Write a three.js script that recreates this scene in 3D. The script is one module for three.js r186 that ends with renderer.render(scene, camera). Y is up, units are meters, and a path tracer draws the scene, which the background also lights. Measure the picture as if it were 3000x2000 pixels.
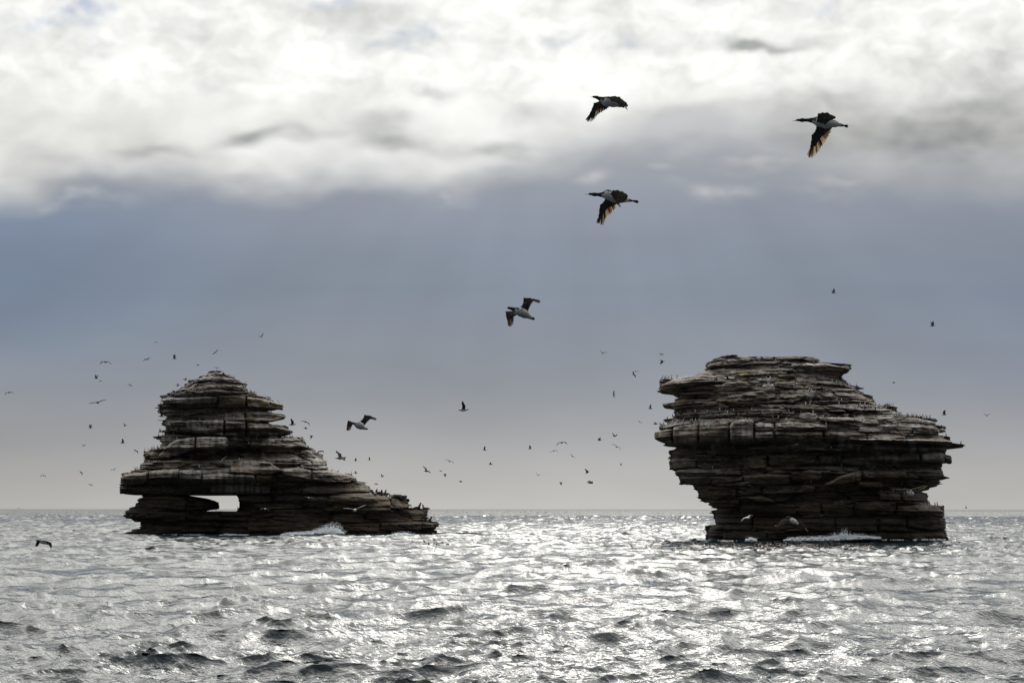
import * as THREE from 'three';
import { mergeGeometries } from 'three/addons/utils/BufferGeometryUtils.js';

// ------------------------------------------------------------------ camera, sky, sun, exposure
const EYE = 4.2, FOV = 28, FPX = 1000 / Math.tan(THREE.MathUtils.degToRad(FOV / 2)), PITCH = Math.atan(495 / FPX);
const scene = new THREE.Scene();
const camera = new THREE.PerspectiveCamera(FOV, 1024 / 682, 0.5, 60000);
camera.position.set(0, EYE, 0);
camera.rotation.set(PITCH, 0, 0.0009, 'YXZ');
scene.add(camera);
const renderer = new THREE.WebGLRenderer({ antialias: true });
renderer.setSize(1024, 682);
renderer.toneMapping = THREE.LinearToneMapping;
renderer.toneMappingExposure = 1;
renderer.shadowMap.enabled = true;
const SUN_AZ = THREE.MathUtils.degToRad(6), SUN_EL = THREE.MathUtils.degToRad(36);
const SUN = new THREE.Vector3(Math.sin(SUN_AZ) * Math.cos(SUN_EL), Math.sin(SUN_EL), -Math.cos(SUN_AZ) * Math.cos(SUN_EL));
const sun = new THREE.DirectionalLight(new THREE.Color(1, 0.95, 0.87), 0.55);
sun.position.copy(SUN).multiplyScalar(500); sun.target.position.set(0, 0, -200);
sun.position.add(sun.target.position);
sun.castShadow = true; sun.shadow.radius = 32; sun.shadow.mapSize.set(2048, 2048);
Object.assign(sun.shadow.camera, { left: -140, right: 140, top: 120, bottom: -120, near: 10, far: 1200 });
scene.add(sun, sun.target);

// ------------------------------------------------------------------ small tools
let seed = 7;
function rnd() { seed = (seed + 0x6D2B79F5) | 0; let t = Math.imul(seed ^ (seed >>> 15), 1 | seed); t = (t + Math.imul(t ^ (t >>> 7), 61 | t)) ^ t; return ((t ^ (t >>> 14)) >>> 0) / 4294967296; }
const rr = (a, b) => a + (b - a) * rnd();
const clamp = (x, a = 0, b = 1) => x < a ? a : x > b ? b : x;
const sstep = (a, b, x) => { const t = clamp((x - a) / (b - a)); return t * t * (3 - 2 * t); };
const lerp = (a, b, t) => a + (b - a) * t;
const PERM = new Uint8Array(512);
{ const p = [...Array(256).keys()]; for (let i = 255; i > 0; i--) { const j = Math.floor(rnd() * (i + 1)); [p[i], p[j]] = [p[j], p[i]]; } for (let i = 0; i < 512; i++) PERM[i] = p[i & 255]; }
const G2 = [...Array(16).keys()].map((i) => [Math.cos(i * Math.PI / 8), Math.sin(i * Math.PI / 8)]);
function n2(x, y) {            // gradient noise, about -0.7 .. 0.7
  const xi = Math.floor(x), yi = Math.floor(y), fx = x - xi, fy = y - yi, X = xi & 255, Y = yi & 255;
  const u = fx * fx * fx * (fx * (fx * 6 - 15) + 10), v = fy * fy * fy * (fy * (fy * 6 - 15) + 10);
  const g = (h, a, b) => { const q = G2[h & 15]; return q[0] * a + q[1] * b; };
  const A = PERM[X] + Y, B = PERM[X + 1] + Y;
  return lerp(lerp(g(PERM[A], fx, fy), g(PERM[B], fx - 1, fy), u), lerp(g(PERM[A + 1], fx, fy - 1), g(PERM[B + 1], fx - 1, fy - 1), u), v);
}
function fbm(x, y, o = 5, gain = 0.5) { let s = 0, a = 1; for (let i = 0; i < o; i++) { s += a * n2(x, y); x = x * 2.03 + 17.7; y = y * 2.03 + 9.2; a *= gain; } return s; }
function keys(list, x) {       // [[x, value or array], ...] ascending
  if (x <= list[0][0]) return list[0][1];
  for (let i = 1; i < list.length; i++) if (x <= list[i][0]) {
    const t = (x - list[i - 1][0]) / (list[i][0] - list[i - 1][0] || 1), a = list[i - 1][1], b = list[i][1];
    return Array.isArray(a) ? a.map((q, k) => lerp(q, b[k], t)) : lerp(a, b, t);
  }
  return list[list.length - 1][1];
}
const lin1 = (c) => { c /= 255; return c <= 0.04045 ? c / 12.92 : ((c + 0.055) / 1.055) ** 2.4; };
// direction of a point of the view (3000 x 2000 units), and the point on it at a given distance ahead
const CP = Math.cos(PITCH), SP = Math.sin(PITCH);
function ray(px, py) { const x = (px - 1500) / FPX, y = (1000 - py) / FPX; return [x, y * CP + SP, -(CP - y * SP)]; }
function at(px, py, depth) { const d = ray(px, py), k = depth / -d[2]; return new THREE.Vector3(d[0] * k, EYE + d[1] * k, -depth); }
const taken = {};
function numbered(n) { const k = taken[n] = (taken[n] ?? -1) + 1; return k ? n + '_' + String(k).padStart(3, '0') : n; }
function tag(o, label, category, group, kind) { o.userData.label = label; if (category) o.userData.category = category; if (group) o.userData.group = group; if (kind) o.userData.kind = kind; return o; }
function top(name, o) { o.name = numbered(name); scene.add(o); return o; }
function mesh(g, m, name) { const o = new THREE.Mesh(g, m); o.castShadow = o.receiveShadow = true; if (name) o.name = name; return o; }

// ------------------------------------------------------------------ sky: broken bright cloud over a blue-grey veil
const GRAD = [[-400, [162, 166, 174]], [380, [164, 167, 174]], [500, [156, 161, 169]], [600, [145, 152, 164]], [700, [136, 144, 158]], [850, [131, 140, 153]], [1000, [140, 147, 157]], [1150, [150, 154, 161]], [1250, [163, 165, 168]], [1350, [177, 177, 176]], [1450, [191, 189, 185]], [1500, [198, 196, 191]]].map(([y, c]) => [y, c.map(lin1)]);
const EDGE = [[-600, 640], [0, 598], [150, 560], [306, 505], [446, 523], [638, 545], [752, 568], [861, 529], [1084, 529], [1212, 545], [1307, 570], [1400, 530], [1500, 500], [1690, 455], [1850, 400], [2010, 378], [2200, 400], [2400, 460], [2584, 520], [2750, 500], [2900, 520], [3000, 530], [3600, 560]];
const SMUDGE = [[2720, 370, 260, 110, .11], [2960, 330, 130, 120, .12], [2380, 400, 230, 50, .22], [1980, 330, 160, 40, .16], [2850, 470, 200, 50, .2], [529, 83, 95, 48, .2], [606, 261, 120, 55, .11], [720, 403, 75, 22, .34], [861, 402, 140, 25, .28], [1135, 375, 95, 50, .3], [1165, 420, 90, 28, .25], [446, 434, 95, 24, .28], [160, 468, 90, 34, .16], [1275, 261, 75, 14, .2], [1435, 437, 120, 26, .32], [1020, 50, 130, 36, .17], [1160, 128, 140, 45, .13], [1400, 128, 90, 55, .1], [2220, 125, 150, 26, .34], [2240, 140, 60, 20, .2], [1628, 121, 50, 26, .17], [1880, 128, 120, 36, .13], [2900, 287, 130, 80, .18], [2648, 340, 200, 65, .16], [1564, 352, 120, 32, .18], [1510, 418, 70, 22, .25], [2450, 300, 130, 40, .12], [2970, 150, 90, 60, .12], [250, 560, 110, 20, .15], [690, 515, 60, 22, .22], [2750, 420, 150, 40, .2]];
const PATCH = [[2106, 545, 95, 26, .36], [2246, 478, 110, 24, .3], [1730, 528, 50, 18, .3], [1946, 478, 40, 14, .2], [1310, 585, 35, 14, .35], [2800, 455, 120, 30, .35], [2480, 540, 120, 35, .25], [230, 580, 130, 20, .28], [2930, 470, 70, 40, .3], [2660, 470, 90, 25, .3]];
const BLUE = [[242, 30, 75, 42, .5], [120, 85, 60, 22, .2], [300, 140, 50, 30, .18], [1000, 15, 100, 22, .3], [1150, 110, 80, 28, .24], [1270, 75, 70, 28, .22], [1230, 150, 50, 22, .22], [1640, 115, 45, 18, .25], [1860, 130, 70, 18, .2], [2400, 20, 80, 25, .18], [60, 70, 80, 40, .18]];
const blob = (b, X, Y) => { const e = ((X - b[0]) / b[2]) ** 2 + ((Y - b[1]) / b[3]) ** 2; return e > 9 ? 0 : b[4] * Math.exp(-e); };
function frontSky(X, Y) {
  const hi = sstep(380, 180, Y), wx = 50 * fbm(X / 230, Y / 110, 2) + 22 * hi * fbm(X / 60 + 5, Y / 42, 4), wy = 46 * fbm(X / 240 + 31, Y / 120 + 7, 3) + 14 * hi * fbm(X / 64 + 40, Y / 40 + 3, 4) + 5 * fbm(X / 90, Y / 60 + 9, 2);
  const c = keys(GRAD, Y).slice();
  const left = sstep(1000, 0, X) * sstep(480, 640, Y) * sstep(1200, 900, Y);
  c[0] *= 1 - .2 * left; c[1] *= 1 - .125 * left; c[2] *= 1 - .03 * left; const ll = 1 - .16 * sstep(1300, 100, X) * sstep(1000, 1350, Y) - .1 * sstep(2000, 2900, X) * sstep(1100, 1400, Y); for (let k = 0; k < 3; k++) c[k] *= ll;
  const right = sstep(2300, 3000, X) * sstep(700, 900, Y) * sstep(1350, 1000, Y);
  c[0] *= 1 - .07 * right; c[1] *= 1 - .05 * right;
  // faint shafts fanning down from the bright edge
  const ang = Math.atan2(X - 1650, Y + 250), fan = fbm(ang * 6.5, 3.3, 2) * sstep(480, 650, Y) * sstep(1400, 800, Y);
  const veil = 1 + .075 * fan + .1 * fbm(X / 900, Y / 240 + 20, 4) + .07 * sstep(900, 1500, X) * sstep(2300, 1700, X) * sstep(520, 700, Y) * sstep(1100, 800, Y);
  for (let k = 0; k < 3; k++) c[k] *= veil;
  const Xw = X + wx, Yw = Y + wy, soft = lerp(92, 140, sstep(1300, 2100, X));
  const ed = (keys(EDGE, Xw - 80) + keys(EDGE, Xw - 40) + keys(EDGE, Xw) + keys(EDGE, Xw + 40) + keys(EDGE, Xw + 80)) / 5; let cover = sstep(-soft, soft, ed - Yw - 0.2 * soft);
  const up = sstep(600, 120, Y);
  for (const p of PATCH) cover = Math.max(cover, blob(p, Xw, Yw) * 1.25 * (0.8 + fbm(X / 90, Y / 30, 3)));
  cover = clamp(cover);
  const Xd = X + .35 * Y + wx, Yd = Y - .12 * X + wy;
  const mid = Math.exp(-(((X - 1450) / 900) ** 2)) * Math.exp(-(((Y - 260) / 260) ** 2));
  let b = lerp(.71, .91, up) + .12 * mid + .2 * fbm(Xd / 330 + 3, Yd / 150, 3, .5) + (.04 + .13 * hi) * fbm(Xd / 80, Yd / 50, 6, .56);
  const rightDim = sstep(1900, 2700, X) * sstep(150, 420, Y); b -= .17 * rightDim;
  let sm = 0; for (const s of SMUDGE) sm += blob(s, Xw, Yw);
  sm *= .9 + .6 * fbm(X / 150 + 70, Y / 60, 3); const grey = clamp(sm * 1.25, 0, .55); b *= 1 - grey;
  let bl = 0; for (const s of BLUE) bl += blob(s, Xw, Yw);
  bl = clamp(bl * 2.1 * (0.75 + 1.4 * fbm(X / 55 + 9, Y / 40, 4)));
  const warm = clamp(1.05 - b), cl = [b * (1 - .005 * warm - .05 * grey), b * (1 - .002 * warm - .01 * grey), b * (.97 - .03 * warm * up + .03 * grey)];
  const blue = [.44, .52, .68];
  for (let k = 0; k < 3; k++) { cl[k] = lerp(cl[k], blue[k], bl * .75); c[k] = lerp(c[k], cl[k], cover); }
  return c;
}
{
  const W = 4096, H = 2048, data = new Float32Array(W * H * 4);
  const put = (row, col, c) => { const o = (row * W + col) * 4; data[o] = c[0]; data[o + 1] = c[1]; data[o + 2] = c[2]; data[o + 3] = 1; };
  const wide = (dx, dy, dz) => {
    const q = 1 / (dy + .25), n = fbm(dx * q * 1.3 + 11, dz * q * 1.3 + 4, 4), toSun = Math.acos(clamp(dx * SUN.x + dy * SUN.y + dz * SUN.z, -1, 1)) * 57.3;
    const front = sstep(1, -1, dz), L = lerp(.2, .6, front) * (1 + .5 * n) + lerp(0, .25, sstep(.1, .9, dy));
    const glow = (.8 * Math.exp(-((toSun / 15) ** 2)) + 4.3 * Math.exp(-((toSun / 46) ** 2))) * (1 + .5 * n), t = clamp(.5 + n);
    return [L * lerp(.86, 1, t) + glow, L * lerp(.93, 1, t) + glow * .97, L * lerp(1.08, .98, t) + glow * .9];
  };
  const low = [.1, .12, .125];
  for (let row = 0; row < H; row++) {
    const el = ((row + .5) / H - .5) * Math.PI, ce = Math.cos(el), se = Math.sin(el);
    if (el < -.03) { for (let col = 0; col < W; col++) put(row, col, low); continue; }
    let hold = null;
    for (let col = 0; col < W; col++) {
      const th = ((col + .5) / W - .5) * 2 * Math.PI, dx = Math.cos(th) * ce, dz = Math.sin(th) * ce, dy = Math.max(se, 0);
      let w = 0, X = 0, Y = 0;
      const cz = -dz * CP + dy * SP;
      if (cz > .35) {
        X = 1500 + FPX * dx / cz; Y = 1000 - FPX * (dy * CP + dz * SP) / cz;
        w = sstep(2900, 1750, Math.abs(X - 1500)) * sstep(-800, -60, Y);
      }
      let c;
      if (w >= 1) c = frontSky(X, Y);
      else {
        if (!hold || col % 4 === 0 || w > 0) hold = wide(dx, dy, dz);
        c = hold;
        if (dy < .5) { const k = sstep(.5, .2, dy) * .88, g = keys(GRAD, 1495 - 4011 * Math.asin(dy)), f = lerp(.5, 1, sstep(.9, -.6, dz)); c = c.map((q, i) => lerp(q, g[i] * f, k)); }
        if (w > 0) { const f = frontSky(X, Y); c = c.map((q, i) => lerp(q, f[i], w)); }
      }
      put(row, col, c);
    }
  }
  const sky = new THREE.DataTexture(data, W, H, THREE.RGBAFormat, THREE.FloatType);
  sky.mapping = THREE.EquirectangularReflectionMapping; sky.magFilter = sky.minFilter = THREE.LinearFilter; sky.needsUpdate = true;
  scene.background = sky; scene.environment = sky;
}

// ------------------------------------------------------------------ sea: wind waves from a spectrum, three sizes laid over each other
function fft(re, im, n, off, step) {
  for (let i = 1, j = 0; i < n; i++) { let b = n >> 1; for (; j & b; b >>= 1) j ^= b; j ^= b; if (i < j) { const p = off + i * step, q = off + j * step; let t = re[p]; re[p] = re[q]; re[q] = t; t = im[p]; im[p] = im[q]; im[q] = t; } }
  for (let len = 2; len <= n; len <<= 1) {
    const a = 2 * Math.PI / len, wr = Math.cos(a), wi = Math.sin(a);
    for (let i = 0; i < n; i += len) { let cr = 1, ci = 0; for (let j = 0; j < len / 2; j++) { const p = off + (i + j) * step, q = off + (i + j + len / 2) * step, ur = re[p], ui = im[p], vr = re[q] * cr - im[q] * ci, vi = re[q] * ci + im[q] * cr; re[p] = ur + vr; im[p] = ui + vi; re[q] = ur - vr; im[q] = ui - vi; const t = cr * wr - ci * wi; ci = cr * wi + ci * wr; cr = t; } }
  }
}
function waves(N, L, dir, lamMin, lamMax, peak, rms, spread, turn, pw = 4) {
  const hr = new Float64Array(N * N), hi = new Float64Array(N * N), xr = new Float64Array(N * N), xi = new Float64Array(N * N), zr = new Float64Array(N * N), zi = new Float64Array(N * N);
  const gauss = () => Math.sqrt(-2 * Math.log(rnd() + 1e-12)) * Math.cos(2 * Math.PI * rnd()), kp = 2 * Math.PI / peak;
  for (let j = 0; j < N; j++) for (let i = 0; i < N; i++) {
    const kx = 2 * Math.PI * (i < N / 2 ? i : i - N) / L, kz = 2 * Math.PI * (j < N / 2 ? j : j - N) / L, k = Math.hypot(kx, kz), g = gauss(), g2 = gauss();
    if (k < 2 * Math.PI / lamMax || k > 2 * Math.PI / lamMin) continue;
    const c = (kx * dir[0] + kz * dir[1]) / k, dirw = c > 0 ? c ** spread + .04 : .04, A = Math.sqrt(Math.exp(-1.25 * (kp / k) ** 2) / k ** pw * dirw), o = j * N + i;
    hr[o] = A * g; hi[o] = A * g2;
    xr[o] = -kx / k * -hi[o]; xi[o] = -kx / k * hr[o]; zr[o] = -kz / k * -hi[o]; zi[o] = -kz / k * hr[o];
  }
  for (const [r, m] of [[hr, hi], [xr, xi], [zr, zi]]) { for (let j = 0; j < N; j++) fft(r, m, N, j * N, 1); for (let i = 0; i < N; i++) fft(r, m, N, i, N); }
  let s = 0; for (let o = 0; o < N * N; o++) s += hr[o] * hr[o];
  const f = rms / Math.sqrt(s / N / N), ct = Math.cos(turn), st = Math.sin(turn);
  const F = [hr, xr, zr].map((a) => Float32Array.from(a, (v) => v * f));
  const fn = (x, z, out, choppy, amount) => {
    let u = (x * ct + z * st) / L * N, v = (-x * st + z * ct) / L * N; const ui = Math.floor(u), vi = Math.floor(v), fu = u - ui, fv = v - vi;
    const i0 = ((ui % N) + N) % N, i1 = (i0 + 1) % N, j0 = ((vi % N) + N) % N, j1 = (j0 + 1) % N;
    const get = (a) => lerp(lerp(a[j0 * N + i0], a[j0 * N + i1], fu), lerp(a[j1 * N + i0], a[j1 * N + i1], fu), fv);
    const dx = -get(F[1]) * choppy, dz = -get(F[2]) * choppy;
    out[1] += get(F[0]) * amount; out[0] += (dx * ct - dz * st) * amount; out[2] += (dx * st + dz * ct) * amount;
  };
  fn.field = F[0]; fn.N = N; return fn;
}
const swell = waves(512, 130, [.3, .95], 1.0, 60, 9, .155, 14, .1, 3.7);
const chop = waves(512, 23, [.1, .99], .15, 2.2, 2.2, .036, 4, -.12, 3.65);
function ripples(f, tile, rms) {     // slopes of a wave patch as a normal map, scaled to a given steepness
  const N = f.N, h = f.field, d = new Uint8Array(N * N * 4), k = N / tile / 2, gx = (i, j) => (h[j * N + (i + 1) % N] - h[j * N + (i + N - 1) % N]) * k, gy = (i, j) => (h[((j + 1) % N) * N + i] - h[((j + N - 1) % N) * N + i]) * k;
  let q = 0; for (let j = 0; j < N; j += 3) for (let i = 0; i < N; i += 3) q += gx(i, j) ** 2 + gy(i, j) ** 2; const s = rms / Math.sqrt(q / Math.ceil(N / 3) ** 2);
  for (let j = 0; j < N; j++) for (let i = 0; i < N; i++) { const x = -gx(i, j) * s, y = -gy(i, j) * s, l = 1 / Math.hypot(x, y, 1), o = (j * N + i) * 4; d[o] = 127.5 + 127.5 * x * l; d[o + 1] = 127.5 + 127.5 * y * l; d[o + 2] = 127.5 + 127.5 * l; d[o + 3] = 255; }
  const t = new THREE.DataTexture(d, N, N); t.wrapS = t.wrapT = THREE.RepeatWrapping; t.magFilter = THREE.LinearFilter; t.needsUpdate = true; return t;
}
const NEAR_TILE = 3.1, FAR_TILE = 61;
const rip = ripples(waves(512, NEAR_TILE, [.2, .98], .04, .5, .4, .003, 1.6, 0, 3.8), NEAR_TILE, .13);
{
  const rows = [2], FAR = 26000;
  while (rows[rows.length - 1] < FAR) { const r = rows[rows.length - 1]; rows.push(r + (r < 27 ? .7 : r < 300 ? Math.min(.55, Math.max(.105, .56 * r * r / 5750)) : r < 1000 ? .6 * (r / 300) ** 1.5 : 3.65 * (r / 1000) ** 1.7)); }
  const cols = [], HALF = THREE.MathUtils.degToRad(27), NC = 540;
  for (let i = 0; i <= NC; i++) cols.push(-HALF + 2 * HALF * i / NC);
  for (let i = 1; i < 120; i++) cols.push(HALF + (2 * Math.PI - 2 * HALF) * i / 120);
  const C = cols.length, R = rows.length, pos = new Float32Array(C * R * 3 + 3), uv = new Float32Array(C * R * 2 + 2), idx = [], out = [0, 0, 0];
  for (let j = 0; j < R; j++) {
    const r = rows[j], fine = sstep(2500, 900, r), big = clamp((rows[Math.min(j + 1, R - 1)] - r) / 1.4, 1, 7);
    for (let i = 0; i < C; i++) {
      const x = Math.sin(cols[i]) * r, z = -Math.cos(cols[i]) * r; out[0] = out[1] = out[2] = 0;
      const gust = .75 + .6 * clamp(.5 + 1.1 * fbm(x / 40 + 50, z / 60, 3));
      swell(x, z, out, r < 1500 ? 1.25 : 0, big); if (r < 2500) { chop(x, z, out, 1.2, lerp(.45, 1, fine) * gust * Math.min(big, 1.5)); }
      if (i > NC) { const f = r < 40 ? .5 : 0; out[0] *= f; out[1] *= f; out[2] *= f; }      // calm outline where the sheet is coarse
      const o = (j * C + i) * 3; pos[o] = x + out[0]; pos[o + 1] = out[1]; pos[o + 2] = z + out[2]; const T = r < 1000 ? NEAR_TILE : FAR_TILE; uv[(j * C + i) * 2] = x / T; uv[(j * C + i) * 2 + 1] = -z / T;
    }
  }
  pos[C * R * 3 + 1] = 0; pos[C * R * 3] = 0; pos[C * R * 3 + 2] = 0;
  let split = -1;
  for (let j = 0; j < R - 1; j++) { if (split < 0 && rows[j] >= 1000) split = idx.length; for (let i = 0; i < C; i++) { const a = j * C + i, b = j * C + (i + 1) % C; idx.push(a, b, a + C, b, b + C, a + C); } }
  for (let i = 0; i < C; i++) idx.push(C * R, (i + 1) % C, i);
  const g = new THREE.BufferGeometry(); g.setAttribute('position', new THREE.BufferAttribute(pos, 3)); g.setAttribute('uv', new THREE.BufferAttribute(uv, 2)); g.setIndex(idx); g.computeVertexNormals();
  g.addGroup(0, split, 0); g.addGroup(split, idx.length - split, 1);
  const water = (normalMap, roughness) => new THREE.MeshPhysicalMaterial({ color: new THREE.Color().setRGB(.014, .022, .027), roughness, ior: 1.333, normalMap }), m = [water(rip, .12), water(null, .5)];
  tag(top('sea', mesh(g, m)), 'choppy silvery open sea with dark wave faces out to the horizon', 'sea', null, 'structure');
}

// ------------------------------------------------------------------ the two sea stacks
const h1 = (i) => PERM[(i & 255)] / 255;
function saw(x, s, w) {       // beds one above the other: each juts at its foot and slopes back to its top
  const q = s + w, i = Math.floor(q), f = q - i, a = clamp(.25 + .75 * h1(i + 37) + 1.1 * n2(x * .11 + 13.7 * i, i * 3.1));
  return a * (Math.min(1, f / .12) * (1 - .85 * f) - .4);
}
function strat(x, y) {
  const cell = Math.floor(x / 5.2 + .9 * n2(y * .22, 4) + 300), fault = .9 * h1(cell * 7 + Math.floor(y / 3.1 + 40)), w1 = fault + .7 * n2(x * .05, y * .12 + 3.1) + .2 * n2(x * .3, y * .3), w2 = .9 * n2(x * .07 + 20, y * .2 + 3.1) + .35 * n2(x * .4, y * .5 + 9);
  const cr = Math.abs(n2(x * .33 + .8 * n2(x * .5, y * 1.3) + 31, y * .12 + 4)); return .66 * saw(x, y * 1.05, w1) + .42 * saw(x + 50, y * 2.7, w2) + .2 * n2(x * 1.1, y * 5.5) + .16 * n2(x * 2.4, y * 6 + 20) - .45 * sstep(.035, 0, cr);
}
const rockMat = new THREE.MeshStandardMaterial({ vertexColors: true, roughness: .94 });
{
  const S = 512, d = new Uint8Array(S * S * 4);
  for (let j = 0; j < S; j++) for (let i = 0; i < S; i++) {
    const u = i / S, v = j / S, h = .5 + .3 * n2(u * 9, v * 60) + .17 * n2(u * 40, v * 130) + .3 * fbm(u * 30, v * 40, 3), k = (j * S + i) * 4;
    d[k] = d[k + 1] = d[k + 2] = clamp(h) * 255; d[k + 3] = 255;
  }
  const t = new THREE.DataTexture(d, S, S); t.wrapS = t.wrapT = THREE.MirroredRepeatWrapping; t.magFilter = THREE.LinearFilter; t.needsUpdate = true;
  rockMat.bumpMap = t; rockMat.bumpScale = .12;
}
class Stack {
  constructor(Xc, Yw, depth, o) {
    Object.assign(this, o); this.Xc = Xc;
    this.origin = at(Xc, Yw, depth); this.origin.y = 0; this.az = Math.atan2(this.origin.x, depth);
    this.group = new THREE.Group(); this.group.position.copy(this.origin); this.group.rotation.y = -this.az;
    this.right = [Math.cos(this.az), Math.sin(this.az)]; this.ahead = [Math.sin(this.az), -Math.cos(this.az)];
    this.yKeys = []; for (let Y = 1640; Y >= 1000; Y -= 8) this.yKeys.push([this.loc(Xc, Y)[1], Y]);
    this.k = this.loc(Xc + 100, Yw)[0] / 100; this.smooth = {};
    const sm = (f, Y) => { let q = 0; for (let d = -15; d <= 15; d += 3) q += f(Y + d); return q / 11; };
    this.sides = []; for (let Y = 1030; Y <= 1640; Y += 4) this.sides.push([Y, [sm((y) => this.step(this.L, y), Y), sm((y) => this.step(this.R, y), Y)]]);
  }
  loc(X, Y) {                 // view point -> (x, y) on the stack's own middle plane
    const d = ray(X, Y), q = (this.origin.x * this.ahead[0] + this.origin.z * this.ahead[1]) / (d[0] * this.ahead[0] + d[2] * this.ahead[1]);
    const px = d[0] * q - this.origin.x, pz = d[2] * q - this.origin.z;
    return [px * this.right[0] + pz * this.right[1], EYE + d[1] * q];
  }
  step(list, Y) { for (const [y, x] of list) if (Y < y) return x; return list[list.length - 1][1]; }
  edge(list, Y, sign) {       // ragged outline: shelves taper to their tips, laminae stick out
    let i = list.findIndex(([y]) => Y < y); if (i < 0) i = list.length - 1;
    const t = i ? list[i - 1][0] : this.top, v = clamp((Y - t) / (list[i][0] - t)), x = list[i][1], nb = list[v < .5 ? Math.max(0, i - 1) : Math.min(list.length - 1, i + 1)][1];
    const inward = (nb - x) * sign > 0 ? nb - x : 0, w = v < .5 ? .45 * Math.abs(2 * v - 1) ** 5 : .8 * (2 * v - 1) ** 2.2, cap = 46 * Math.sign(inward);
    return x + (Math.abs(inward) > 46 ? cap : inward) * w - sign * 17 * sstep(.22, .5, n2(Y * .42, sign * 33 + 8)) + sign * (9 * n2(Y * .33 + (sign > 0 ? 0 : 70), 5) + 11 * n2(Y * .7, sign * 9) + 3 * n2(Y * 1.9, sign * 4) + 1);
  }
  front(x, y, lite) {
    const Y = keys(this.yKeys, y), X = this.Xc + x / this.k, [XL, XR] = keys(this.sides, Y), u = clamp((2 * X - XL - XR) / (XR - XL), -1, 1), e = Math.max(.1, Math.sqrt(1 - Math.min(1, Math.abs(u) ** 2.4)));
    let dz = 0; for (const p of this.patches) { const s = p[5] ?? 8; dz += p[4] * sstep(p[0] - s, p[0] + s, X) * sstep(p[1] + s, p[1] - s, X) * sstep(p[2] - 3, p[2] + 3, Y) * sstep(p[3] + 3, p[3] - 3, Y); }
    const base = keys(this.depths, Y + 15 * n2(x * .13, 7.7) + 5 * n2(x * .5, 3.3)) * e + (dz + 1.5 * fbm(x * .11, y * .2 + 9, 3)) * Math.min(1, e * 1.4);
    if (lite) return base;
    const rough = lerp(.6, 1.3, sstep(-.3, .3, n2(x * .08 + 60, y * .16))) * (this.rough?.(Y) ?? 1);
    return base + 1.45 * strat(x, y) * rough * Math.min(1, e * 1.6);
  }
  paint(p, C, o, lit) {
    const x = p[0], y = p[1], Y = keys(this.yKeys, y), X = this.Xc + x / this.k, f = fbm(x * .3, y * 1.1, 4), band = n2(x * .04 + 8, y * 2.4 + .5 * n2(x * .2, 3)), fine = n2(x * 1.3, y * 7);
    const hue = clamp(.42 + 1.2 * n2(x * .1 + 33, y * .4) + (o.hue ?? 0) + this.hue(Y));
    let c = [lerp(.14, .2, hue), lerp(.117, .142, hue), lerp(.094, .08, hue)];
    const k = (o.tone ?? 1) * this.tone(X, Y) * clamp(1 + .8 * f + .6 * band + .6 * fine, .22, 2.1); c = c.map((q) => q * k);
    let gw = 0; for (const g of this.guano) gw = Math.max(gw, g[4] * sstep(g[0] - 10, g[0] + 10, X) * sstep(g[1] + 10, g[1] - 10, X) * sstep(g[2] - 3, g[2] + 3, Y) * sstep(g[3] + 10, g[3] - 6, Y) * lerp(1, .35, clamp((Y - g[2]) / (g[3] - g[2]))));
    const streak = clamp(.45 + 1.6 * n2(x * 1.7 + 5, y * .22) + 1.1 * n2(x * 5, y * .45)), ledge = lit * clamp(.35 + 1.6 * n2(x * .5, y * .6 + 77)) * sstep(1480, 1380, Y);  // pale top edges: droppings plus a highlight worked into the colour
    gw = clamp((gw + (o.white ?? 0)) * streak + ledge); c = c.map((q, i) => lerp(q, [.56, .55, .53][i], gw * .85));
    const bl = .42 * sstep(.16, .42, fbm(x * .75 + 50, y * .42 + 7, 4)) * sstep(1420, 1330, Y) * clamp(.5 + 1.5 * n2(x * .06 + 4, y * .09)); c = c.map((q, i) => lerp(q, [.5, .485, .46][i], bl)); const wet = sstep(1535, 1566, Y) * .4; C.push(...c.map((q) => q * (1 - wet)));
  }
  // closed body between two rows of outline points: fr / bk give depth, xs(v) the ends, ys(t) foot and top
  solid(nx, ny, xs, ys, fr, bk, o, name) {
    const P = [], I = [], C = [], UV = [], ring = 2 * (nx + 1), pt = (i, j, back) => { const t = i / nx, v = j / ny, [xa, xb] = xs(v), x = lerp(xa, xb, t), [yb, yt] = ys(t, x), y = lerp(yb, yt, v); return [x, y, back ? bk(x, y, t, v) : fr(x, y, t, v)]; };
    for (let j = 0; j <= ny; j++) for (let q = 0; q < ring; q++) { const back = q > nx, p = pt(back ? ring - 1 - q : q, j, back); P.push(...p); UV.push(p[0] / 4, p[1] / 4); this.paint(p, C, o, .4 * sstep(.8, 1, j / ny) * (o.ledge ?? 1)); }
    for (let j = 0; j < ny; j++) for (let q = 0; q < ring; q++) { const a = j * ring + q, b = j * ring + (q + 1) % ring; I.push(a, b, a + ring, b, b + ring, a + ring); }
    for (const j of [0, ny]) {
      const s0 = P.length / 3, K = 3;
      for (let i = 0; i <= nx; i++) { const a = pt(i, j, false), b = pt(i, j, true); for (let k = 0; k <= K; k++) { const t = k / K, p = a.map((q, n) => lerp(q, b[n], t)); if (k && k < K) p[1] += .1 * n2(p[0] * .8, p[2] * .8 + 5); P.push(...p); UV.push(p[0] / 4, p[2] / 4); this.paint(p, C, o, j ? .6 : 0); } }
      for (let i = 0; i < nx; i++) for (let k = 0; k < K; k++) { const a = s0 + i * (K + 1) + k, b = a + K + 1; if (j) I.push(a, b, a + 1, b, b + 1, a + 1); else I.push(a, a + 1, b, b, a + 1, b + 1); }
    }
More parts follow.
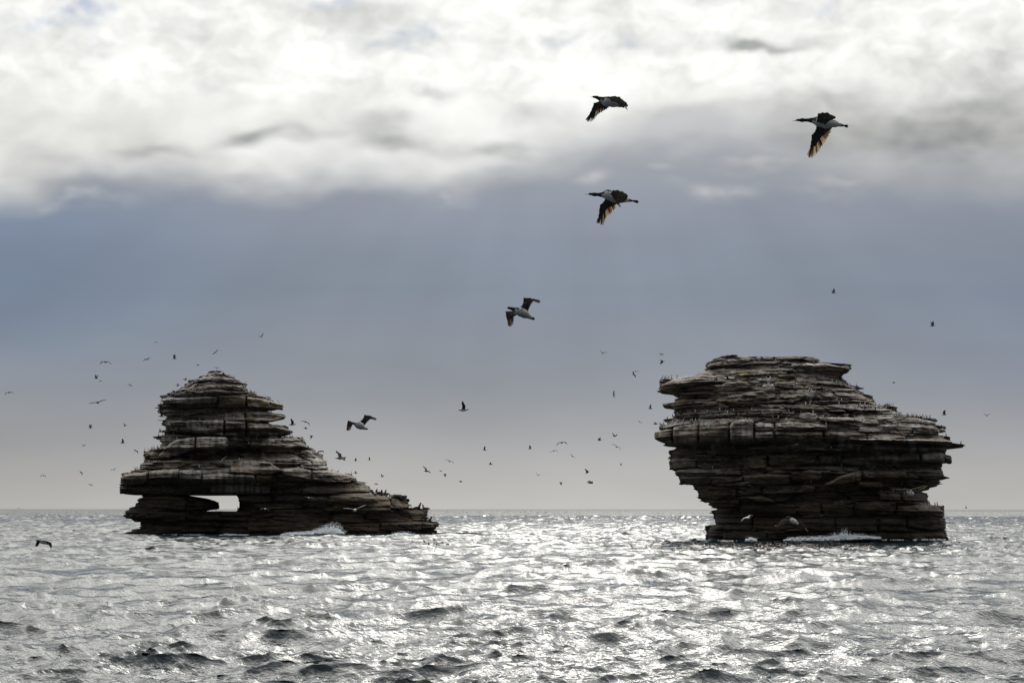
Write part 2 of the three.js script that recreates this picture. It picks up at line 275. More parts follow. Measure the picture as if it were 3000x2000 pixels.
    const g = new THREE.BufferGeometry(); g.setAttribute('position', new THREE.Float32BufferAttribute(P, 3)); g.setAttribute('color', new THREE.Float32BufferAttribute(C, 3)); g.setAttribute('uv', new THREE.Float32BufferAttribute(UV, 2)); g.setIndex(I); g.computeVertexNormals();
    const nr = g.attributes.normal, cc = g.attributes.color;      // upward faces lightened: droppings and dust, with ledge highlights put into the colour
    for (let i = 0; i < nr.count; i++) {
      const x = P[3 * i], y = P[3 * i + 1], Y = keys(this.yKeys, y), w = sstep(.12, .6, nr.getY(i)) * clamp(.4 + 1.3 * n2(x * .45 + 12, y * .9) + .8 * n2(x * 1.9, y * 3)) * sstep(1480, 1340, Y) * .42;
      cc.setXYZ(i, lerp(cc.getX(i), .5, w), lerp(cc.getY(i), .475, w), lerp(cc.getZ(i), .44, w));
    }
    const m = mesh(g, rockMat, name); this.group.add(m); if (o.label) m.userData.label = o.label; return m;
  }
  // one bed of the body of the stack, from outline to outline (or to the sides of an opening)
  bed(Yt, Yb, o = {}) {
    const yt = this.loc(this.Xc, Yt)[1], yb = this.loc(this.Xc, Yb)[1] - .06, ny = Math.max(3, Math.ceil((yt - yb) / .125)), Ym = (Yt + Yb) / 2, [SL, SR] = keys(this.sides, Ym), sd = Ym;
    const xs = (v) => { const Y = clamp(lerp(Yb, Yt, v), Yt + .01, Yb - .01), xa = o.from ? o.from(Y) + 4 * n2(Y * .5, 31) : this.edge(this.L, Y, 1), xb = o.to ? o.to(Y) + 4 * n2(Y * .6, 51) : this.edge(this.R, Y, -1); return [this.loc(xa, Y)[0], this.loc(xb, Y)[0]]; };
    const [a0, b0] = xs(.5), nx = Math.ceil((b0 - a0) / .26), thin = (x, v) => { const [xa, xb] = xs(v); return (o.from ? lerp(.15, 1, sstep(0, 3, x - xa)) : 1) * (o.to ? lerp(.15, 1, sstep(0, 3, xb - x)) : 1); };
    const wob = (x) => .16 * n2(x * .13, Yt) , wob2 = (x) => .16 * n2(x * .13, Yb);
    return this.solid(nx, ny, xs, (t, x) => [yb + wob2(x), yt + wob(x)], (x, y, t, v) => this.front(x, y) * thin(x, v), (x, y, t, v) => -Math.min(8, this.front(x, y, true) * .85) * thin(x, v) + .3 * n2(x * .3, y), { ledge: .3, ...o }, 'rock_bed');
  }
  // a block or slab standing proud of the body; pts = [[X, Y of top, Y of foot], ...] from left to right
  block(pts, out, o = {}) {
    const p = pts.map(([X, a, b]) => { const m = this.loc(X, (a + b) / 2)[0]; return [m, [this.loc(X, b)[1], this.loc(X, a)[1]]]; }), x0 = p[0][0], x1 = p[p.length - 1][0], hs = Math.max(...p.map((q) => q[1][1] - q[1][0])), sd = rnd() * 80;
    const nx = Math.max(6, Math.ceil((x1 - x0) / .22)), ny = Math.max(4, Math.ceil(hs / .125)), rough = (o.rough ?? .6) * 1.15 + .15, rag = o.name === 'rock_slab' ? .5 : .3;
    const xs = (v) => [x0 + rag * (n2(v * hs * 1.6 + sd, 3) + .6 * n2(v * hs * 4.4 + sd, 23)) + (o.shear ?? 0) * (v - .5), x1 + rag * (n2(v * hs * 1.6 + sd, 9) + .6 * n2(v * hs * 4.4 + sd, 29)) + (o.shear ?? 0) * (v - .5)];
    const fr = (x, y, t, v) => {
      const [yb, yt] = keys(p, x), dx = Math.min(x - x0, x1 - x), dt = yt - y, dbt = y - yb, c = (d, r) => { const q = clamp(1 - d / r); return 1 - q * q; };
      const k = c(dx, Math.min(.26, (x1 - x0) * .15)) * .75 + .25, ed = Math.min(1, c(dt, Math.min(.42, hs * .4)) * .75 + .25) * (c(dbt, .12) * .3 + .7);
      return this.front(x, y, true) + .15 + (out + .25 * fbm(x * .4 + sd, y * .5, 3)) * k * ed + rough * strat(x + sd * .05, y) * .8;
    };
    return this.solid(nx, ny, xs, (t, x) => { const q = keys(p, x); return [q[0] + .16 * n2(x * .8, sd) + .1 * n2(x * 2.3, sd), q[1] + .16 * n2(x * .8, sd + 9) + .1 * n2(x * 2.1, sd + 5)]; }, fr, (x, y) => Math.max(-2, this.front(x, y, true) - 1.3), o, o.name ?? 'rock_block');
  }
  blocks(c, list) { for (const [out, o, ...pts] of list) this.block(pts.map(([x, a, b]) => [c[0] + x / c[2], c[1] + a / c[2], c[1] + b / c[2]]), out, o); }
  scatter(n, Y0, Y1, o) {      // thin lens-shaped laminae all over the face
    for (let i = 0; i < n; i++) {
      const Y = lerp(Y0, Y1, (i + rnd()) / n), [SL, SR] = keys(this.sides, Y), w = rr(34, 150), X = rr(SL + 12, SR - 12 - w), h = rr(4, 8 + 9 * rnd()) * (o.h ?? 1), tl = rr(-.07, .07) * w;
      if (SR - SL < w + 40 || this.hole?.(X + w / 2, Y, w / 2)) continue;
      this.block([[X, Y - h * .1 + tl, Y + h * .15 + tl], [X + w * rr(.15, .4), Y - h * .5, Y + h * .5], [X + w * rr(.6, .85), Y - h * .5, Y + h * .4], [X + w, Y - h * .1 - tl, Y + h * .15 - tl]], rr(.05, .3 + .6 * rnd()), { name: 'rock_slab', tone: rr(.75, 1.3), hue: rr(-.25, .25), rough: rr(.3, .7), white: rnd() < .25 ? .2 : 0 });
    }
  }
}
const conv = (x0, y0, s, list) => list.map(([y, x]) => [y0 + y / s, x0 + x / s]);
// --- left stack
const A = new Stack(825, 1568, 239, {
  top: 1092,
  L: conv(330, 1060, 2.904, [[132, 803], [166, 727], [200, 640], [225, 600], [250, 570], [278, 555], [300, 460], [330, 398], [350, 450], [372, 428], [400, 390], [420, 395], [445, 378], [480, 470], [505, 450], [530, 420], [560, 410], [590, 455], [612, 392], [640, 440], [672, 345], [700, 405], [730, 410], [765, 420], [800, 262], [830, 270], [865, 268], [900, 240], [930, 235], [950, 160], [980, 78], [1045, 72], [1085, 65], [1136, 62], [1165, 260], [1200, 215], [1235, 200], [1265, 140], [1300, 110], [1332, 92], [1358, 165], [1420, 240], [1440, 170], [1490, 105]]),
  R: [[1104, 654], [1115, 686], [1124, 690], [1141, 721], [1152, 725], [1163, 748], [1174, 793], [1180, 800], [1202, 828], [1212, 778], [1234, 836], [1246, 785], [1265, 845], [1279, 850], [1284, 800], [1293, 889], [1306, 896], [1313, 902], [1328, 924], [1348, 947], [1361, 956], [1377, 959], [1385, 990], [1394, 1028], [1411, 1042], [1421, 1071], [1446, 1082], [1456, 1135], [1471, 1168], [1488, 1196], [1511, 1253], [1518, 1243], [1528, 1250], [1542, 1286], [1556, 1277], [1590, 1284]],
  depths: [[1092, 1], [1105, 2.2], [1120, 3.4], [1140, 4.2], [1158, 5], [1166, 4.8], [1178, 3.8], [1205, 2.7], [1232, 3.3], [1240, 4.4], [1266, 4.8], [1272, 2.8], [1282, 4.6], [1316, 5.2], [1324, 2.3], [1346, 2.8], [1354, 5.2], [1376, 6.2], [1384, 7.4], [1410, 7.6], [1418, 5.4], [1448, 5.8], [1454, 5], [1500, 5.2], [1540, 5.8], [1590, 6.4]],
  patches: [[570, 760, 1322, 1352, -1.2], [690, 780, 1276, 1330, -1.4], [380, 640, 1200, 1236, -.7], [760, 960, 1290, 1365, 1.2], [700, 1000, 1372, 1412, .4], [380, 640, 1412, 1450, -.6], [800, 1100, 1412, 1470, 1.2], [900, 1200, 1455, 1500, 1], [705, 860, 1455, 1500, .4], [790, 1230, 1525, 1590, .8], [380, 560, 1455, 1560, .6]],
  guano: [[430, 640, 1165, 1180, .4], [540, 665, 1235, 1262, .4], [480, 670, 1284, 1310, .45], [440, 560, 1382, 1410, .35], [570, 720, 1382, 1418, .35], [660, 690, 1350, 1420, .5], [680, 840, 1352, 1378, .35], [680, 730, 1202, 1215, .4], [620, 760, 1418, 1446, .3], [860, 960, 1360, 1378, .4], [830, 1050, 1375, 1395, .25]],
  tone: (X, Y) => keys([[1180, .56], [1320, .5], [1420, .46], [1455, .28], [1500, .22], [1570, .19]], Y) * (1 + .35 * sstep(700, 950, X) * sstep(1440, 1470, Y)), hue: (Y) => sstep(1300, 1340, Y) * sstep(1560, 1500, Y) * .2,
  hole: (X, Y, r) => Y > 1444 && X + r > 520 && X - r < 715,
});
{
  const cuts = [1092, 1105, 1118, 1142, 1163, 1180, 1203, 1213, 1235, 1247, 1269, 1283, 1308, 1324, 1350, 1361, 1383, 1410, 1422, 1451];
  for (let i = 0; i + 1 < cuts.length; i++) A.bed(cuts[i], cuts[i + 1]);
  const l = (Y) => keys([[1450, 536], [1455, 570], [1460, 604], [1466, 626], [1472, 640], [1490, 642], [1492, 640], [1495, 606], [1500, 600]], Y), r = (Y) => keys([[1450, 690], [1454, 694], [1464, 701], [1486, 701], [1494, 695], [1500, 690]], Y);
  A.bed(1451, 1472, { to: l }); A.bed(1472, 1498.5, { to: l }); A.bed(1451, 1472, { from: r }); A.bed(1472, 1498.5, { from: r });
  for (const [a, b] of [[1498.5, 1518], [1518, 1543], [1543, 1592]]) A.bed(a, b);
}
const pale = { tone: 1.2, white: .22, rough: .4, hue: -.15 }, mas = { tone: 1.05, rough: .4 }, rag = { rough: .9 }, dim = { rough: .6, tone: .95 };
A.blocks([300, 1030, 2.24], [
  [.4, { ...rag, label: 'flat capstone on the summit' }, [687, 150, 158], [710, 143, 166], [750, 143, 168], [792, 156, 161]],
  [.5, rag, [628, 184, 192], [650, 172, 202], [740, 172, 208], [860, 190, 212], [945, 216, 226]], [.5, rag, [700, 236, 250], [780, 228, 260], [945, 240, 268]], [.5, rag, [590, 270, 282], [760, 262, 296], [850, 276, 288]],
  [.3, { ...rag, shear: .5, label: 'tilted flake of rock' }, [505, 262, 275], [545, 230, 268], [600, 205, 240]], [.4, { ...rag, shear: .5, label: 'tilted flake of rock' }, [530, 280, 288], [590, 235, 280], [640, 208, 235]], [.3, { ...rag, shear: -.4 }, [600, 270, 282], [640, 232, 280], [668, 222, 262]],
  [1.5, { ...pale, label: 'pale overhanging ledge under a row of birds' }, [385, 318, 326], [430, 312, 348], [560, 318, 358], [750, 310, 350], [764, 314, 338]],
  [1.5, mas, [765, 308, 384], [850, 302, 380], [944, 305, 378]], [1.5, mas, [947, 308, 380], [1050, 320, 382], [1100, 330, 384], [1183, 348, 380]],
  [.9, rag, [364, 394, 402], [420, 384, 428], [560, 394, 430], [700, 390, 404]], [.5, dim, [470, 432, 450], [600, 425, 452], [790, 430, 456]],
  [1.2, mas, [800, 410, 466], [940, 404, 478]], [1.2, mas, [942, 406, 476], [1090, 402, 470], [1197, 424, 440]],
  [1.9, { ...pale, white: .18 }, [560, 470, 500], [600, 462, 545], [700, 461, 556], [804, 462, 560]], [1.7, mas, [809, 466, 560], [945, 470, 568]], [1.4, mas, [948, 474, 568], [1090, 482, 560], [1245, 524, 535]],
  [1.2, { ...rag, tone: .8 }, [422, 480, 512], [480, 462, 540], [560, 468, 548], [610, 508, 545]],
  [2.4, { ...pale, white: .3, label: 'pale streaked overhanging slab' }, [372, 690, 704], [450, 612, 704], [500, 586, 692], [600, 572, 652], [622, 570, 648]], [2.5, { ...pale, white: .28, label: 'pale streaked overhanging slab' }, [624, 571, 650], [700, 568, 646], [825, 574, 640], [834, 598, 624]],
  [1.6, { rough: .5, hue: .8, tone: 1.25, label: 'ochre block under the pale slab' }, [612, 662, 680], [700, 655, 692], [770, 647, 656]],
  [1.2, { ...rag, tone: 1.1 }, [272, 664, 692], [330, 640, 705], [400, 634, 706], [450, 636, 690]], [1.0, rag, [250, 745, 770], [360, 722, 776], [500, 716, 772], [600, 735, 745]],
  [.7, rag, [960, 592, 622], [1050, 576, 640], [1130, 592, 640]], [.7, rag, [900, 668, 690], [1000, 650, 714], [1090, 668, 710]], [.8, rag, [1060, 644, 668], [1130, 632, 672], [1250, 648, 668]], [.7, rag, [1185, 562, 598], [1316, 562, 590]], [.6, rag, [1100, 680, 712], [1200, 672, 720], [1285, 690, 716]], [.8, rag, [1295, 656, 690], [1345, 648, 716], [1405, 694, 712]], [.7, rag, [970, 625, 655], [1060, 618, 650], [1150, 622, 640]], [.9, { rough: .5, shear: -.5, tone: .95, name: 'boulder' }, [1365, 716, 745], [1400, 694, 752], [1450, 720, 750]],
  [1.6, { ...pale, white: .12 }, [846, 762, 800], [900, 730, 806], [1000, 722, 814], [1100, 735, 816], [1168, 780, 794]],
  [1.5, { ...pale, tone: 1 }, [128, 828, 872], [180, 806, 880], [280, 800, 872], [318, 792, 850]], [1.6, pale, [321, 790, 842], [420, 776, 836], [522, 776, 836]], [1.6, pale, [525, 790, 842], [600, 778, 850], [668, 790, 848]], [1.5, { ...pale, white: .15 }, [671, 816, 862], [800, 808, 868], [950, 812, 866], [1008, 815, 866]], [1.3, mas, [1011, 816, 862], [1112, 822, 866]],
  [1.2, { ...mas, tone: 1.15 }, [1180, 782, 820], [1290, 765, 834], [1366, 786, 850]], [1.3, { ...mas, rough: .7 }, [1370, 790, 850], [1500, 784, 862], [1600, 804, 858], [1662, 830, 850]], [1.5, { ...pale, white: .15 }, [1288, 748, 764], [1400, 738, 782], [1477, 760, 770]],
  [.9, { ...mas, white: .15, tone: 1.1 }, [715, 890, 930], [800, 875, 940], [1000, 880, 938], [1105, 888, 930]], [.8, mas, [1308, 902, 938], [1450, 880, 940], [1600, 870, 926], [1752, 882, 920]], [.7, { ...dim, tone: .55 }, [118, 895, 936], [400, 890, 938], [700, 896, 940]],
  [.9, { ...mas, hue: .3, tone: 1.3 }, [1480, 950, 985], [1600, 936, 1000], [1740, 930, 1020], [1880, 960, 1016]], [.7, { ...mas, hue: .3, tone: 1.2 }, [1500, 1004, 1030], [1700, 1024, 1042], [1880, 1020, 1044]], [.7, { ...dim, tone: 1.2 }, [900, 956, 985], [1000, 945, 990], [1112, 955, 985]], [.7, dim, [1330, 955, 1010], [1450, 958, 1020], [1478, 965, 1015]],
  [.6, dim, [1120, 1042, 1100], [1300, 1032, 1112], [1480, 1050, 1108]], [.6, dim, [1500, 1062, 1118], [1700, 1052, 1120]], [.6, dim, [1720, 1050, 1092], [1900, 1050, 1106], [2130, 1040, 1084]], [.5, dim, [1500, 1132, 1175], [1800, 1122, 1180]], [.6, dim, [1812, 1122, 1170], [2050, 1112, 1166], [2205, 1126, 1148]], [.5, dim, [1000, 1000, 1030], [1150, 995, 1035], [1310, 1005, 1030]], [.4, dim, [960, 1110, 1170], [1200, 1115, 1180], [1450, 1120, 1172]],
  [.5, dim, [250, 962, 1000], [400, 955, 1030], [560, 962, 1036]], [.6, dim, [190, 1044, 1088], [400, 1050, 1110], [560, 1060, 1120]],
  [.9, { ...rag, name: 'boulder', tone: 1.1 }, [1884, 968, 1000], [1905, 955, 1010], [1940, 965, 1005]], [1, { ...rag, name: 'boulder' }, [1900, 960, 1030], [1950, 950, 1040], [2005, 985, 1010]]]);
A.scatter(115, 1110, 1440, {}); A.scatter(50, 1440, 1565, { h: 1.4 });
const TAIL = [[1150, 1454, 20, 12, .9], [1167, 1457, 22, 13, .9], [1184, 1455, 18, 11, .9], [1190, 1466, 20, 14, .8], [1176, 1470, 30, 16, .8]];
tag(top('sea_stack', A.group), 'left hand brown layered rock stack with an arch at its foot and low tail', 'sea stack', null, 'structure');
// --- right stack
const B = new Stack(2370, 1584, 193, {
  top: 1047,
  L: conv(1880, 1020, 2.614, [[95, 560], [120, 500], [137, 490], [160, 515], [172, 480], [187, 440], [205, 415], [222, 300], [235, 250], [260, 148], [300, 140], [335, 137], [355, 240], [372, 310], [398, 252], [418, 285], [450, 165], [470, 265], [495, 250], [525, 260], [550, 168], [585, 220], [605, 130], [635, 150], [665, 110], [690, 112], [715, 145], [742, 185], [765, 270], [800, 210], [815, 225], [838, 212], [875, 222], [925, 217], [955, 255], [980, 280], [1010, 298], [1038, 295], [1060, 400], [1085, 405], [1110, 430], [1130, 475], [1150, 430], [1180, 460], [1205, 515], [1225, 550], [1240, 585], [1275, 540], [1320, 550], [1355, 570], [1400, 488], [1430, 500], [1500, 492]]),
  R: conv(2360, 1020, 2.613, [[80, 70], [100, 107], [118, 76], [165, 350], [200, 332], [235, 285], [262, 300], [290, 330], [330, 410], [360, 430], [400, 515], [425, 527], [455, 540], [495, 705], [530, 690], [547, 900], [575, 1012], [605, 990], [640, 1077], [685, 1015], [722, 1113], [740, 1080], [775, 1220], [820, 1065], [885, 1120], [940, 1045], [985, 1055], [1012, 1098], [1070, 1025], [1090, 950], [1110, 885], [1175, 937], [1205, 930], [1285, 1057], [1350, 1065], [1400, 1072], [1440, 1082], [1500, 1096]]),
  depths: [[1047, 2.6], [1065, 3.6], [1090, 4.6], [1110, 6], [1150, 7.2], [1180, 8.2], [1215, 9.2], [1236, 9.8], [1248, 10.4], [1300, 10.6], [1308, 6.9], [1340, 6.7], [1372, 7], [1380, 9], [1400, 9], [1440, 8.4], [1470, 8], [1500, 7.6], [1600, 7.8]],
  patches: [[1960, 2190, 1302, 1374, -1.4], [2270, 2800, 1300, 1330, 1.8], [2540, 2790, 1320, 1356, 1.6], [2520, 2770, 1405, 1440, -1.4], [2600, 2720, 1442, 1476, .9], [2180, 2320, 1395, 1470, .6], [2190, 2760, 1476, 1500, .4], [2510, 2580, 1408, 1432, .8], [2360, 2500, 1380, 1440, .8], [2100, 2300, 1500, 1590, -.5]],
  guano: [[2155, 2230, 1236, 1300, .25], [2215, 2275, 1245, 1300, .35], [2280, 2360, 1245, 1280, .3], [1980, 2060, 1255, 1300, .15], [2100, 2145, 1190, 1215, .25], [2215, 2300, 1100, 1160, .25], [2300, 2420, 1065, 1120, .28], [2560, 2625, 1332, 1356, .6], [2420, 2460, 1340, 1360, .5], [2690, 2760, 1325, 1350, .45], [2680, 2720, 1472, 1495, .5], [2480, 2520, 1392, 1405, .4], [2190, 2215, 1568, 1584, .5], [2400, 2600, 1255, 1300, .2]],
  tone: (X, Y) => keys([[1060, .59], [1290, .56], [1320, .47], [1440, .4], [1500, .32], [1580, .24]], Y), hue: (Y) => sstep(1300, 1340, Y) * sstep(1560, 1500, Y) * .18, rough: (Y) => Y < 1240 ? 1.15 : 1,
});
{ const cuts = [1047, 1058, 1066, 1084, 1098, 1112, 1135, 1148, 1163, 1180, 1193, 1209, 1222, 1236, 1252, 1276, 1304, 1317, 1338, 1354, 1378, 1400, 1418, 1444, 1470, 1482, 1511, 1536, 1560, 1594]; for (let i = 0; i + 1 < cuts.length; i++) B.bed(cuts[i], cuts[i + 1]); }
B.blocks([1870, 1000, 2.352], [
  [.4, { ...rag, label: 'loose tilted slab on the flat top' }, [466, 158, 168], [520, 128, 160], [620, 106, 150], [690, 103, 122]], [.5, rag, [485, 166, 190], [650, 136, 190], [800, 136, 176], [940, 150, 168]], [.5, rag, [810, 126, 150], [950, 115, 150], [1100, 110, 146], [1245, 126, 136]], [.7, rag, [1060, 172, 200], [1250, 164, 220], [1400, 174, 212], [1466, 180, 188]], [.6, rag, [400, 226, 248], [600, 206, 246], [800, 215, 246], [850, 226, 240]],
  [1.1, { ...rag, label: 'thick blunt slab jutting out at the upper left' }, [154, 262, 344], [250, 255, 346], [400, 245, 330], [560, 260, 308]], [.7, rag, [540, 332, 378], [700, 300, 370], [785, 312, 350]], [.7, rag, [1090, 286, 308], [1250, 280, 320], [1400, 290, 322], [1500, 312, 334]], [.6, rag, [950, 312, 345], [1100, 305, 360], [1285, 326, 354]], [.7, rag, [560, 422, 448], [700, 390, 450], [860, 372, 440], [960, 384, 418]], [.7, rag, [980, 362, 428], [1150, 356, 420], [1340, 372, 424]], [.8, rag, [1350, 366, 420], [1480, 378, 416], [1622, 402, 422]],
  [.9, rag, [1290, 462, 478], [1500, 450, 500], [1700, 464, 496], [1785, 474, 481]], [.7, rag, [980, 472, 498], [1200, 460, 510], [1420, 490, 512]], [.8, rag, [250, 442, 468], [400, 430, 476], [560, 440, 490], [650, 472, 488]], [.6, rag, [300, 512, 538], [500, 500, 546], [700, 508, 538]], [.6, rag, [700, 502, 538], [900, 490, 546], [1060, 512, 546]], [.9, { ...rag, hue: .4, label: 'long pointed shelf at the left' }, [172, 436, 446], [230, 424, 452], [330, 415, 450], [420, 425, 445]],
  [1.1, rag, [122, 632, 676], [160, 620, 696], [264, 610, 714]], [1.3, { ...mas, tone: 1.15 }, [267, 602, 714], [340, 586, 716], [450, 582, 720]], [1.2, { ...mas, tone: 1.05 }, [452, 582, 722], [560, 578, 722], [655, 576, 722]], [1.4, rag, [150, 582, 608], [250, 580, 606], [400, 570, 590]], [1.8, { ...pale, rough: .35, white: .15, label: 'big pale upright block in the thick band' }, [660, 606, 712], [690, 572, 722], [750, 568, 722], [818, 572, 718]], [1.3, { ...pale, rough: .8 }, [820, 590, 640], [880, 588, 646], [950, 598, 640]], [1.2, { ...pale, rough: .8 }, [822, 644, 700], [880, 648, 706], [948, 646, 692]], [1.2, rag, [960, 592, 640], [1060, 586, 650], [1300, 602, 640]], [1.0, rag, [955, 650, 690], [1100, 652, 702], [1270, 648, 690]],
  [.9, rag, [1240, 542, 578], [1500, 560, 612], [1640, 572, 598]], [.8, rag, [1500, 606, 652], [1800, 590, 664], [2000, 592, 640], [2110, 604, 620]], [.8, rag, [1280, 642, 698], [1420, 650, 706], [1550, 660, 708]], [.8, rag, [1560, 662, 706], [1700, 650, 704], [1815, 660, 696]], [.9, rag, [1820, 692, 728], [2000, 680, 738], [2150, 690, 702]], [.7, rag, [1330, 722, 744], [1600, 715, 762], [1900, 720, 760], [2040, 732, 756]],
  [1.3, { ...pale, white: .2 }, [1922, 782, 830], [2000, 766, 840], [2100, 772, 838]], [1, { ...mas, white: .2 }, [1640, 800, 840], [1740, 798, 842], [1918, 788, 830]], [.6, mas, [2105, 790, 838], [2158, 800, 836]], [.9, mas, [770, 742, 764], [900, 730, 766], [1050, 742, 768]], [1.5, { ...mas, tone: 1.25, label: 'squarish brown block under the overhang' }, [770, 804, 880], [830, 798, 884], [900, 800, 878]], [.9, mas, [905, 800, 868], [1080, 792, 870], [1228, 792, 850]], [.8, mas, [1240, 800, 858], [1400, 790, 850]], [1.1, rag, [1090, 756, 770], [1250, 750, 776], [1400, 762, 788]], [.7, { ...mas, tone: .9 }, [220, 812, 880], [260, 808, 884], [420, 815, 870]],
  [.9, { ...rag, tone: 1.15 }, [265, 892, 928], [400, 880, 936], [600, 886, 930], [740, 902, 926]], [.8, { ...rag, tone: 1.15 }, [290, 932, 984], [450, 926, 986], [600, 932, 988], [740, 942, 970]], [.9, mas, [752, 932, 988], [900, 922, 1000], [1050, 932, 988]], [.7, mas, [1062, 912, 958], [1200, 900, 962], [1270, 910, 950]], [1.3, { ...mas, hue: .5, tone: 1.3 }, [1275, 990, 1000], [1400, 932, 988], [1500, 906, 970], [1525, 906, 966]], [1, { ...mas, hue: .4, tone: 1.2 }, [1535, 906, 966], [1650, 904, 960], [1830, 902, 962]], [1.2, { ...mas, hue: .4, tone: 1.3 }, [1500, 976, 990], [1560, 965, 1012], [1672, 970, 1010]],
  [.8, { ...rag, tone: 1.2 }, [720, 1012, 1040], [860, 1000, 1050], [865, 1004, 1046]], [.8, { ...rag, tone: 1.2 }, [870, 1012, 1058], [1050, 1004, 1050], [1220, 1000, 1040]], [1.4, { ...pale, white: .05, tone: 1.5, hue: .2 }, [770, 1072, 1080], [860, 1064, 1110], [950, 1096, 1106]], [.7, rag, [420, 1004, 1076], [520, 1000, 1090], [700, 1020, 1080]], [.6, rag, [500, 1090, 1130], [620, 1085, 1140], [720, 1092, 1130]], [.9, { ...mas, tone: 1.15 }, [1642, 1046, 1090], [1788, 1050, 1096]], [.9, mas, [1794, 1050, 1100], [1990, 1044, 1098]],
  [.7, rag, [1480, 1112, 1158], [1640, 1100, 1162], [1755, 1110, 1170]], [.8, { ...rag, tone: 1.2 }, [1760, 1132, 1190], [1950, 1120, 1196], [2105, 1130, 1200]], [.6, dim, [1650, 1212, 1290], [1828, 1216, 1300]], [.6, dim, [1832, 1212, 1272], [2000, 1210, 1290], [2115, 1212, 1280]], [.6, dim, [720, 1132, 1188], [900, 1130, 1200], [1100, 1122, 1190]], [.6, dim, [1110, 1120, 1192], [1260, 1122, 1196]], [.6, dim, [1270, 1122, 1198], [1470, 1122, 1200]], [.5, dim, [545, 1204, 1288], [800, 1210, 1290]], [.5, dim, [806, 1206, 1286], [1000, 1210, 1290], [1090, 1208, 1280]], [.5, dim, [1100, 1212, 1288], [1350, 1210, 1296]], [.5, dim, [1356, 1212, 1290], [1630, 1212, 1300]], [.4, dim, [600, 1300, 1370], [900, 1305, 1372]], [.5, dim, [1500, 1310, 1366], [1800, 1312, 1372], [2100, 1308, 1368]]]);
B.scatter(105, 1060, 1300, { h: 1.05 }); B.scatter(60, 1300, 1570, { h: 1.2 });
function boulder(X, Y, w, h, front, tone, white, label, tilt = 0, S = B) {
  const p = S.loc(X, Y), g = new THREE.IcosahedronGeometry(1, 4), q = g.attributes.position, c = [], sd = rnd() * 50, W = w * S.k / 2, Hh = h * S.k / 2;
  for (let i = 0; i < q.count; i++) {
    let [x, y, z] = [q.getX(i), q.getY(i), q.getZ(i)]; const b = 1 / Math.max(Math.abs(x), Math.abs(y) * 1.05, Math.abs(z)), k = lerp(1, b, .55) * (1 + .3 * fbm(x * 1.7 + sd, y * 1.9 + z * 1.3, 3)) * .8;
    x *= W * k; y *= Hh * k; z *= W * .7 * k; q.setXYZ(i, x * Math.cos(tilt) - y * Math.sin(tilt), x * Math.sin(tilt) + y * Math.cos(tilt), z);
    const f = clamp(1 + .7 * fbm(x * 1.2 + sd, y * 2, 3), .4, 1.6) * tone, wv = clamp(white + .6 * n2(x * 1.5, y * .9 + sd)); c.push(lerp(.17 * f, .55, wv), lerp(.145 * f, .54, wv), lerp(.115 * f, .51, wv));
  }
  g.setAttribute('color', new THREE.Float32BufferAttribute(c, 3)); g.computeVertexNormals();
  const m = mesh(g, rockMat, 'boulder'); m.position.set(p[0], p[1], front ?? S.front(p[0], p[1], true)); if (label) m.userData.label = label; S.group.add(m);
}
boulder(2257, 1149, 42, 26, undefined, 1.2, .75, 'boulder whitened with bird droppings');
boulder(2368, 1234, 66, 30, undefined, 1.5, .35, 'pale boulder lying on the ledge', -.1);
boulder(2228, 1187, 44, 14, undefined, 1.5, .25, 'pale flat boulder'); boulder(2195, 1195, 40, 10, undefined, 1.4, .25, 'pale flat boulder', .5);
boulder(2072, 1199, 36, 11, undefined, 1.4, .25, 'pale flat boulder'); boulder(2258, 1230, 22, 11, undefined, 1.6, .25, 'pale small boulder');
boulder(2595, 1191, 20, 12, 3, 1, .3, 'small rounded boulder on the skyline'); boulder(2196, 1145, 34, 14, undefined, 1, .1, 'dark boulder', .4);
for (const [X, Y, w, h, t] of TAIL) boulder(X, Y, w, h, 1.2, t * .4, 0, undefined, 0, A);
boulder(2400, 1250, 26, 9, undefined, 1.2, .3, 'pale flat boulder'); boulder(2145, 1315, 14, 16, undefined, 1.2, .4, 'pale pointed stone');
tag(top('sea_stack', B.group), 'massive top-heavy layered rock stack on the right with overhanging ledges', 'sea stack', null, 'structure');
{ // low reef off the tail of the left stack
  const g = new THREE.BoxGeometry(8.6, .4, 3.2, 70, 4, 16), q = g.attributes.position, c = [];
  for (let i = 0; i < q.count; i++) { const x = q.getX(i), e = sstep(4.4, 1, Math.abs(x - .2)), y = q.getY(i); q.setXYZ(i, x, (y > 0 ? y * (.35 + .65 * e) : y) + .25 * fbm(x * .8, q.getZ(i) * .9, 4) * (y > 0), q.getZ(i) * (.25 + .75 * e) + .2 * n2(x, y * 4)); c.push(.05, .042, .035); }
  g.setAttribute('color', new THREE.Float32BufferAttribute(c, 3)); g.computeVertexNormals();
  const m = mesh(g, rockMat); m.position.copy(at(1340, 1568, 238)); m.position.y = .16;
  tag(top('reef', m), 'thin dark reef awash beside the tail of the left stack', 'reef', null, 'structure');
}
scene.updateMatrixWorld(true);

